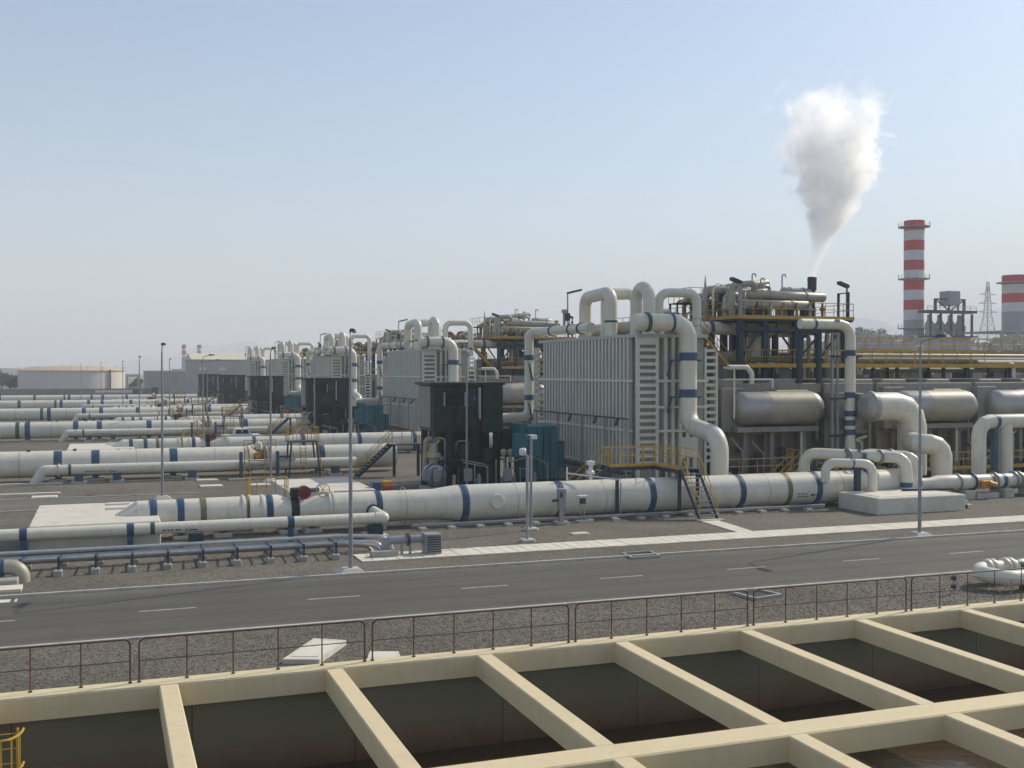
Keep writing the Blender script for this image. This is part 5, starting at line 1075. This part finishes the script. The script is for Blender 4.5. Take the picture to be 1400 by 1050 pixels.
# ================================================================== BACKGROUND
# storage tank
t = thing('storage_tank', 'wide white flat-coned storage tank far off at the left', 'tank', (-21, 430, 0))
TX, TY, TR = -11.8, 440.0, 18.5
MB().lathe([(0,TR),(8.6,TR)], (TX,TY,0), 'z', 96, caps=False).build('shell', 'tank_paint', t)
MB().lathe([(8.45,TR+.35),(8.6,TR+.4),(10.0,TR*.80),(10.4,TR*.2),(10.4,.05)], (TX,TY,0), 'z', 96, caps=False).build('roof', 'tank_roof', t)
for i in range(20):
    a = 2*math.pi*i/20; MB().cyl((TX+math.cos(a)*TR,TY+math.sin(a)*TR,8.9),(TX+math.cos(a)*TR,TY+math.sin(a)*TR,10.2),.06,5).build('rail_post','galvanised',t)
MB().box(TX+13.0,TY-13.9,0,TX+13.5,TY-13.2,8.9).build('ladder_run', 'rust', t, smooth=0)
o = thing('bund_wall', 'long brownish block wall before the far storage tank', 'wall', (-30, 380, 0))
MB().box(-120,380,0,14,380.5,2.75).build('wall_run','dull_brick',o,smooth=0)
pz = MB().box(-120,379.7,0,-119.4,379.98,2.9).build('pier','dull_brick',o,smooth=0); rep(pz,[(8.0*i,0,0) for i in range(1,17)])
o = thing('elevated_duct', 'short grey raised duct before the far block wall', 'duct', (1, 330, 0))
MB().cyl((-2.9,330,2.3),(6.8,330,2.3),.65,16).build('duct','vessel_steel',o)
for x in (-2,1,4,6.4): MB().box(x-.2,329.8,0,x+.2,330.2,1.6).build('leg','far_wall',o,smooth=0)
# buildings at the far end
t = thing('grey_hall', 'grey gabled hall with a cream roof beyond the last unit', 'hall', (32, 352, 0))
MB().box(25.0,352,0,64,385,12.0).build('wall','far_wall',t,smooth=0)
MB().prism([(24.6,351.6,12.0),(24.6,385.4,12.0),(24.6,368,14.2)],(40,0,0)).build('roof','cream_roof',t,smooth=0)
for i in range(5): MB().box(27+6*i,351.9,8.6,29+6*i,352.0,9.6).build('window','lamp_pale',t,smooth=0)
for x in (29,35,41): MB().box(x-.5,351.85,0,x+.5,352,8).build('door_panel','stack_grey',t,smooth=0)
t = thing('low_block', 'low pale grey block left of the gabled hall', 'building', (18, 400, 0))
MB().box(12.5,398,0,29.5,412,8.2).build('wall','far_wall',t,smooth=0); MB().box(12.2,397.7,8.2,29.8,412.3,8.6).build('roof','cream_roof',t,smooth=0)
for i in range(4): MB().box(13.6+3.9*i,397.9,3.6,15.2+3.9*i,398,6.0).build('window','stack_grey',t,smooth=0)
MB().box(14.5,397.85,0,16.8,398,2.8).build('door','navy_steel',t,smooth=0)
t = thing('open_shelter', 'small flat cream canopy between the tank and the low block', 'shelter', (8, 420, 0))
MB().box(6.7,418,6.4,11.4,426,7.3).build('roof','cream_roof',t,smooth=0)
for x in (7.2,10.9):
    for y in (418.5,425.5): MB().box(x-.2,y-.2,0,x+.2,y+.2,6.4).build('post','far_wall',t,smooth=0)
t = thing('control_kiosk', 'small dark kiosk before the low pale block', 'kiosk', (6, 340, 0))
MB().box(6.8,338,0,9.9,341,3.6).build('wall','far_wall',t,smooth=0); MB().box(7.2,337.9,1.0,9.5,338,3.2).build('window','glass_dark',t,smooth=0); MB().box(6.6,337.8,3.6,10.1,341.2,3.8).build('roof','far_wall',t,smooth=0)
# pickup
t = thing('pickup_truck', 'small white pickup truck parked between the far pipes', 'pickup', (11.5, 133, 0))
px, py = 12.0, 131.0
MB().bbox(px,py,.55,px+4.9,py+1.75,1.1,.08).build('body','vehicle_white',t,smooth=0)
MB().prism([(px+1.9,py+.08,1.1),(px+4.0,py+.08,1.1),(px+3.5,py+.08,1.75),(px+2.1,py+.08,1.75)],(0,1.6,0)).build('cab','vehicle_white',t,smooth=0)
for a,b2 in ((2.1,2.75),(2.85,3.5)): MB().prism([(px+a,py+.06,1.2),(px+b2+.1,py+.06,1.2),(px+b2-.05,py+.06,1.65),(px+a+.05,py+.06,1.65)],(0,.015,0)).build('window','glass_dark',t,smooth=0)
for x in (.95,4.0):
    for y in (-.03,1.6): wv = MB().lathe([(0,.36),(.2,.36)],(px+x,py+y,.36),'y',18).build('wheel','tyre',t); MB().lathe([(-.01,.18),(.21,.18)],(px+x,py+y,.36),'y',12).build('rim','galvanised',wv)

# striped stacks at the right
def stripes(t, x, y, r, z0, z1, n, first='stack_red'):
    h = (z1-z0)/n; ms = ['stack_red','stack_white'] if first == 'stack_red' else ['stack_white','stack_red']
    for i in range(n):
        MB().lathe([(z1-h*(i+1)+.0,r),(z1-h*i,r)],(x,y,0),'z',40,caps=(i==0)).build('stripe',ms[i%2],t)
t = thing('striped_stack', 'tall red and white striped chimney stack with two gallery rings', 'chimney', (211.6, 250, 0))
SX, SY, SR = 211.7, 250.0, 2.75
stripes(t, SX, SY, SR, 22.7, 50.3, 10)
MB().lathe([(13,SR),(22.7,SR)],(SX,SY,0),'z',40,caps=False).build('grey_section','stack_grey',t)
MB().lathe([(0,SR+.4),(13,SR+.4)],(SX,SY,0),'z',40).build('base_section','stack_grey',t)
for z in (20.4, 48.7, 34.2):
    gl = MB().lathe([(-.25,SR),(-.2,SR+1.5),(0,SR+1.5),(.02,SR)],(SX,SY,z),'z',40,caps=False).build('gallery','stack_grey',t)
    if z > 20:
        for i in range(12):
            a = 2*math.pi*i/12; MB().cyl((SX+math.cos(a)*(SR+1.45),SY+math.sin(a)*(SR+1.45),z),(SX+math.cos(a)*(SR+1.45),SY+math.sin(a)*(SR+1.45),z+1.2),.07,5).build('post','stack_grey',gl)
t = thing('short_stack', 'shorter wide red and white striped stack cut by the right edge', 'chimney', (248, 250, 0))
SX2, SR2 = 247.9, 3.6
stripes(t, SX2, 250, SR2, 25.6, 36.2, 4)
MB().lathe([(20.0,SR2),(25.6,SR2)],(SX2,250,0),'z',40,caps=False).build('grey_section','stack_grey',t)
MB().lathe([(-.25,SR2),(-.2,SR2+1.5),(0,SR2+1.5),(.02,SR2)],(SX2,250,34.2),'z',40,caps=False).build('gallery','stack_grey',t)
MB().box(SX2-9,246,19.6,SX2+14,262,20.0).build('platform','stack_grey',t,smooth=0)
for x in (-8.5,-3,3,9,13): MB().box(SX2+x-.3,246,0,SX2+x+.3,246.6,19.6).build('leg','stack_grey',t,smooth=0)
for x0,x1 in ((-8.5,-3),(-3,3),(3,9)): MB().bar((SX2+x0,246.3,13),(SX2+x1,246.3,19.4),.3,.3).build('brace','stack_grey',t,smooth=0); MB().bar((SX2+x1,246.3,13),(SX2+x0,246.3,19.4),.3,.3).build('brace','stack_grey',t,smooth=0)
# boiler house frame between the stacks
t = thing('boiler_frame', 'dark steel boiler structure with a box on top between the two stacks', 'structure', (215, 240, 0))
MB().box(207.5,240,0,222.5,245,17.6).build('house','stack_grey',t,smooth=0)
for i in range(6): MB().box(207.6+2.6*i,239.8,9,206.85+2.6*i,239.98,17.5).build('rib','far_wall',t,smooth=0)
MB().box(207.0,239.2,17.6,224.2,245.5,18.0).build('floor','navy_steel',t,smooth=0)
MB().box(207.2,239.0,24.2,223.8,243,24.9).build('canopy','navy_steel',t,smooth=0)
for x in (208.6,212,215.6,219.6,222.6): MB().box(x-.25,239.5,18,x+.25,240,24).build('column','navy_steel',t,smooth=0)
for x in (210.2,213.6,217.2,220.4): MB().lathe([(0,1.2),(3.4,1.2),(4.2,.7),(5.8,.6)],(x,242,18),'z',14).build('drum','stack_grey',t)
MB().lathe([(0,1.2),(12,1.2)],(210,242.5,20.2),'x',16).build('header','stack_grey',t)
for x in (211.5,221.3): MB().box(x-.3,241,24.9,x+.3,241.6,28.2).build('column','navy_steel',t,smooth=0)
for (x0,x1) in ((211.5,216),(221.3,217)): MB().bar((x0,241.3,28.0),(x1,241.3,28.0),.5,.4).build('beam','navy_steel',t,smooth=0); MB().bar((x0,241.3,28.0),(x1,241.3,25.1),.3,.3).build('brace','navy_steel',t,smooth=0)
MB().bbox(215.2,240,26.4,218.9,244,30.3,.1).build('top_box','stack_grey',t,smooth=0)
for x in (215.5,218.5): MB().box(x-.2,240.3,24.9,x+.2,240.7,26.4).build('leg','navy_steel',t,smooth=0)
railing([(207.4,239.3,18),(224,239.3,18)],t,'stack_grey',step=2,r=.07); railing([(207,239.1,24.9),(223.5,239.1,24.9)],t,'stack_grey',step=2,r=.07)
# low process clutter between shell and stacks
random.seed(21)
tc = []
for i,(x,y,w,h,l) in enumerate(((165,215,16,11.5,'grey block with a flat roof left of the tall striped stack'),(190,225,9,15.5,'grey block with a flat roof just left of the stack base'),(232,236,10,13,'grey block with a flat roof under the pylon'),(118,190,14,9.5,'low grey block seen behind the riser pipe'),(245,225,22,11.5,'wide low grey block before the short stack'))):
    t = thing('utility_block', l, 'building', (x,y,0), 'grey utility blocks behind the shells')
    MB().box(x,y,0,x+w,y+12,h).build('wall','far_wall',t,smooth=0); MB().box(x-.3,y-.3,h,x+w+.3,y+12.3,h+.4).build('roof','stack_grey',t,smooth=0)
    for q in range(int(w/3)): MB().box(x+.8+3*q,y-.12,h-4,x+2.4+3*q,y-.02,h-2.4).build('window','glass_dark',t,smooth=0)
    MB().cyl((x+w*.4,y+3,h),(x+w*.4,y+3,h+2.2),.5,10).build('vent','stack_grey',t)
# far small red-banded stacks
for x, l, z in ((57.5,'left one of two tiny far red-banded stacks',29),(69.0,'right one of two tiny far red-banded stacks',29)):
    t = thing('far_stack', l, 'chimney', (x, 900, 0), 'tiny far striped stacks'); stripes(t, x, 900, 1.7, 19, z, 4); MB().lathe([(0,2.2),(19,1.8)],(x,900,0),'z',16,caps=False).build('lower_section','stack_grey',t); MB().box(x-9,895,0,x+9,910,10).build('base_house','far_wall',t,smooth=0)
# lattice pylon
t = thing('lattice_pylon', 'thin steel lattice pylon between boiler structure and short stack', 'pylon', (571, 600, 0))
PX, PY = 570.8, 600.0
def half(z): return 9.0*(1-z/58) if z < 46 else max(.5, 1.9*(1-(z-46)/30))
for sx in (-1,1):
    for sy in (-1,1): MB().tube([(PX+sx*half(0),PY+sy*half(0),0),(PX+sx*half(46),PY+sy*half(46),46),(PX+sx*.5,PY+sy*.5,70)],.3,5).build('leg','stack_grey',t)
zz = [0,12,22,30,37,43,49,55,61,67]
for a, b2 in zip(zz, zz[1:]):
    m = MB()
    for sy in (-1,1):
        m.cyl((PX-half(a),PY+sy*half(a),a),(PX+half(b2),PY+sy*half(b2),b2),.17,4); m.cyl((PX+half(a),PY+sy*half(a),a),(PX-half(b2),PY+sy*half(b2),b2),.17,4); m.cyl((PX-half(b2),PY+sy*half(b2),b2),(PX+half(b2),PY+sy*half(b2),b2),.15,4)
    m.build('lattice','stack_grey',t)
for z, w in ((49,8.5),(55,8),(61,7)):
    m = MB()
    for sx in (-1,1): m.cyl((PX,PY,z+1.6),(PX+sx*w,PY,z),.2,4); m.cyl((PX,PY,z),(PX+sx*w,PY,z),.2,4)
    m.build('cross_arm','stack_grey',t)

# mountains and wooded hill
def ridge(name, x0, x1, y, depth, prof, m, nx=160, ny=14, rough=1.0, seed=1):
    rnd = random.Random(seed); ph = [(rnd.uniform(0,6.28), rnd.uniform(.7,1.4)) for _ in range(10)]
    b = MB()
    for j in range(ny+1):
        v = j/ny
        for i in range(nx+1):
            x = x0+(x1-x0)*i/nx
            h = 0
            for (px_, hh, ww) in prof: h = max(h, hh*math.exp(-((x-px_)/ww)**2))
            n = sum(math.sin(x*(.0025*1.75**q)*f+p+v*3*q)*.62**q for q,(p,f) in enumerate(ph))*rough
            s = math.sin(math.pi*min(1,v*1.0))**.8
            b.v.append((x, y+depth*v, max(-.5,h*(1+.2*n)*s-.5)))
    for j in range(ny):
        for i in range(nx): a = j*(nx+1)+i; b.f.append([a,a+1,a+nx+2,a+nx+1])
    return struct(b.build(name, m, smooth=60))
ridge('mountains', -1400, 3200, 5900, 1000, [(215,80,150),(0,24,400),(520,130,260),(760,160,300),(1050,170,330),(1500,120,500),(2300,150,600)], 'mountain_rock', nx=300, seed=4)
ridge('mountains', 2300, 6000, 3900, 1400, [(3280,210,200),(3520,330,190),(3700,285,180),(3860,255,180),(4020,200,150),(4440,262,90),(4600,285,130),(4900,330,300),(2850,160,260),(5500,260,400)], 'mountain_rock', nx=300, seed=9)
ridge('hill', 250, 760, 470, 160, [(395,24,32),(432,34,38),(480,31,55),(560,33,60),(660,36,80)], 'hill_scrub', nx=90, seed=12)
ridge('hill', -1400, 60, 1500, 400, [(-900,16,300),(-420,20,220),(-150,14,120),(-1250,18,200)], 'hill_scrub', nx=90, seed=15)

def crown_mesh(b, c, rx, rz, n, size, rnd):
    for _ in range(n):
        while True:
            p = Vector((rnd.uniform(-1,1),rnd.uniform(-1,1),rnd.uniform(-1,1)))
            if .35 < p.length < 1: break
        p = Vector((c[0]+p.x*rx, c[1]+p.y*rx, c[2]+p.z*rz)); u = Vector((rnd.uniform(-1,1),rnd.uniform(-1,1),rnd.uniform(-1,1))).normalized(); w = u.orthogonal().normalized(); s = size*rnd.uniform(.6,1.3)
        b.quad(p-u*s-w*s*.5, p+u*s-w*s*.5, p+u*s*.7+w*s*.6, p-u*s*.8+w*s*.5)
rnd = random.Random(5)
tree_labels = ['dark far tree at the very left edge of the picture', 'dark far tree second from the left edge', 'dark far tree third from the left, near the tank', 'dark far tree touching the left side of the storage tank', 'small far tree showing just right of the storage tank', 'small far tree under the cream canopy roof']
for i, (x, y, h) in enumerate(((-41,470,8),(-37,455,9),(-34.5,462,7.6),(-32.3,450,7),(9.5,440,4.5),(12,445,5.5))):
    t = thing('tree', tree_labels[i], 'tree', (x,y,0), 'far dark trees beside the storage tank')
    b = MB(); b.tube([(x,y,-.1),(x+.2,y,h*.35),(x-.1,y,h*.7)],.3,7,radii=[.32,.22,.08])
    for q in range(5): a = q*1.3; b.tube([(x+.1,y,h*(.3+.07*q)),(x+math.cos(a)*h*.22,y+math.sin(a)*h*.22,h*(.5+.08*q))],.1,5,radii=[.1,.03])
    b.build('trunk','bark',t)
    b = MB()
    for q in range(9): crown_mesh(b, (x+rnd.uniform(-.28,.28)*h, y+rnd.uniform(-.28,.28)*h, h*rnd.uniform(.42,.9)), h*.2, h*.15, 130, .26, rnd)
    b.build('crown','foliage',t,smooth=0)
# far wood on the hill at the right
b = MB(); hill = [o for o in bpy.data.objects if o.name.startswith('hill')][0].data
for p in hill.polygons:
    c = p.center
    if c.z > 3 and c.y < 560:
        for _ in range(2):
            cc = (c.x+rnd.uniform(-3,3), c.y+rnd.uniform(-6,6), c.z+1.2); crown_mesh(b, cc, rnd.uniform(1.5,3.2), rnd.uniform(1.2,2.6), 26, .8, rnd)
o = b.build('treeline','foliage',smooth=0); o['kind'] = 'stuff'; o['label'] = 'dark scrub and trees covering the hill behind the striped stack'; o['category'] = 'trees'

# ================================================================== STEAM AND HAZE
def steam():
    m = bpy.data.materials.new('steam'); m.use_nodes = True; nt = m.node_tree; N = nt.nodes; L = nt.links
    for n in list(N): N.remove(n)
    out = N.new('ShaderNodeOutputMaterial'); pv = N.new('ShaderNodeVolumePrincipled'); pv.inputs['Color'].default_value = (1,1,1,1); pv.inputs['Anisotropy'].default_value = 0.55
    L.new(pv.outputs[0], out.inputs['Volume'])
    def M(op, a, b=None, c=None, clamp=False):
        n = N.new('ShaderNodeMath'); n.operation = op; n.use_clamp = clamp
        for i, q in enumerate((a,b,c)):
            if q is None: continue
            if isinstance(q,(int,float)): n.inputs[i].default_value = q
            else: L.new(q, n.inputs[i])
        return n.outputs[0]
    tc = N.new('ShaderNodeTexCoord'); sp = N.new('ShaderNodeSeparateXYZ'); L.new(tc.outputs['Object'], sp.inputs[0])
    # turbulence: warp coordinates
    n1 = N.new('ShaderNodeTexNoise'); n1.inputs['Scale'].default_value = .55; n1.inputs['Detail'].default_value = 3; L.new(tc.outputs['Object'], n1.inputs['Vector'])
    n2 = N.new('ShaderNodeTexNoise'); n2.inputs['Scale'].default_value = .5; n2.inputs['Detail'].default_value = 6; n2.inputs['Roughness'].default_value = .6; L.new(tc.outputs['Object'], n2.inputs['Vector'])
    s1 = N.new('ShaderNodeSeparateColor'); L.new(n1.outputs['Color'], s1.inputs[0])
    h = sp.outputs['Z']; t = M('DIVIDE', h, 14.5, clamp=True)
    wob = M('MULTIPLY', t, 3.6)
    cx = M('ADD', M('MULTIPLY', M('SUBTRACT', s1.outputs[0], .5), wob), M('MULTIPLY', M('SINE', M('MULTIPLY', t, 5.2)), M('MULTIPLY', t, .25)))
    cx = M('ADD', cx, M('MULTIPLY', M('MINIMUM', t, .5), 4.2))
    cy = M('MULTIPLY', M('SUBTRACT', s1.outputs[1], .5), wob)
    dx = M('SUBTRACT', sp.outputs['X'], cx); dy = M('SUBTRACT', sp.outputs['Y'], cy)
    d = M('SQRT', M('ADD', M('MULTIPLY', dx, dx), M('MULTIPLY', dy, dy)))
    rc = N.new('ShaderNodeFloatCurve'); cv = rc.mapping.curves[0]
    cv.points[0].location = (0,.06); cv.points[1].location = (1,.6)
    for x_, y_ in ((.1,.085),(.22,.19),(.36,.36),(.55,.5),(.78,.58),(.9,.56)): cv.points.new(x_, y_)
    rc.mapping.update(); L.new(t, rc.inputs['Value'])
    r = M('MULTIPLY', rc.outputs[0], 6.6)
    q = M('SUBTRACT', 1.0, M('DIVIDE', d, r))
    q = M('ADD', q, M('MULTIPLY', M('SUBTRACT', n2.outputs['Fac'], .5), M('MULTIPLY_ADD', t, 3.2, .35)))
    n4 = N.new('ShaderNodeTexNoise'); n4.inputs['Scale'].default_value = 1.9; n4.inputs['Detail'].default_value = 4; L.new(tc.outputs['Object'], n4.inputs['Vector'])
    q = M('ADD', q, M('MULTIPLY', M('SUBTRACT', n4.outputs['Fac'], .5), M('MULTIPLY_ADD', t, 2.0, .12)))
    den = N.new('ShaderNodeMapRange'); den.inputs['From Min'].default_value = .15; den.inputs['From Max'].default_value = .25; L.new(q, den.inputs['Value'])
    fade = N.new('ShaderNodeMapRange'); fade.inputs['From Min'].default_value = .66; fade.inputs['From Max'].default_value = 0.98; fade.inputs['To Min'].default_value = 1; fade.inputs['To Max'].default_value = .0; L.new(M('ADD', M('DIVIDE', h, 14.5), M('MULTIPLY', M('SUBTRACT', s1.outputs[2], .5), .7)), fade.inputs['Value'])
    low = N.new('ShaderNodeMapRange'); low.inputs['From Min'].default_value = 0.0; low.inputs['From Max'].default_value = .22; low.inputs['To Min'].default_value = .8; low.inputs['To Max'].default_value = 1; L.new(t, low.inputs['Value'])
    D = M('MULTIPLY', M('MULTIPLY', M('MULTIPLY', den.outputs[0], fade.outputs[0]), low.outputs[0]), 1.25)
    L.new(D, pv.inputs['Density']); MATS['steam'] = m
    m.cycles.volume_step_rate = 1.0
    b = MB(); b.lathe([(0,.5),(1.5,1.8),(4,4.6),(8,7.6),(12,8.6),(15.2,8.4),(16,5.0)], (0,0,0), 'z', 20)
    o = b.build('steam', 'steam', smooth=0); o.location = (51.55,72.4,15.75); o['kind'] = 'stuff'; o['label'] = 'white steam plume rising from the dark vent stack'; o['category'] = 'steam'
steam()
def haze():
    m = bpy.data.materials.new('haze'); m.use_nodes = True; nt = m.node_tree; N = nt.nodes; L = nt.links
    for n in list(N): N.remove(n)
    out = N.new('ShaderNodeOutputMaterial'); pv = N.new('ShaderNodeVolumePrincipled'); pv.inputs['Color'].default_value = (.93,.96,1.0,1); pv.inputs['Density'].default_value = 0.00042; pv.inputs['Anisotropy'].default_value = .0
    L.new(pv.outputs[0], out.inputs['Volume']); MATS['haze'] = m
    o = MB().box(-W-50,-W-50,-5,W+50,W+50,420).build('haze','haze',smooth=0); o['kind'] = 'stuff'
haze()
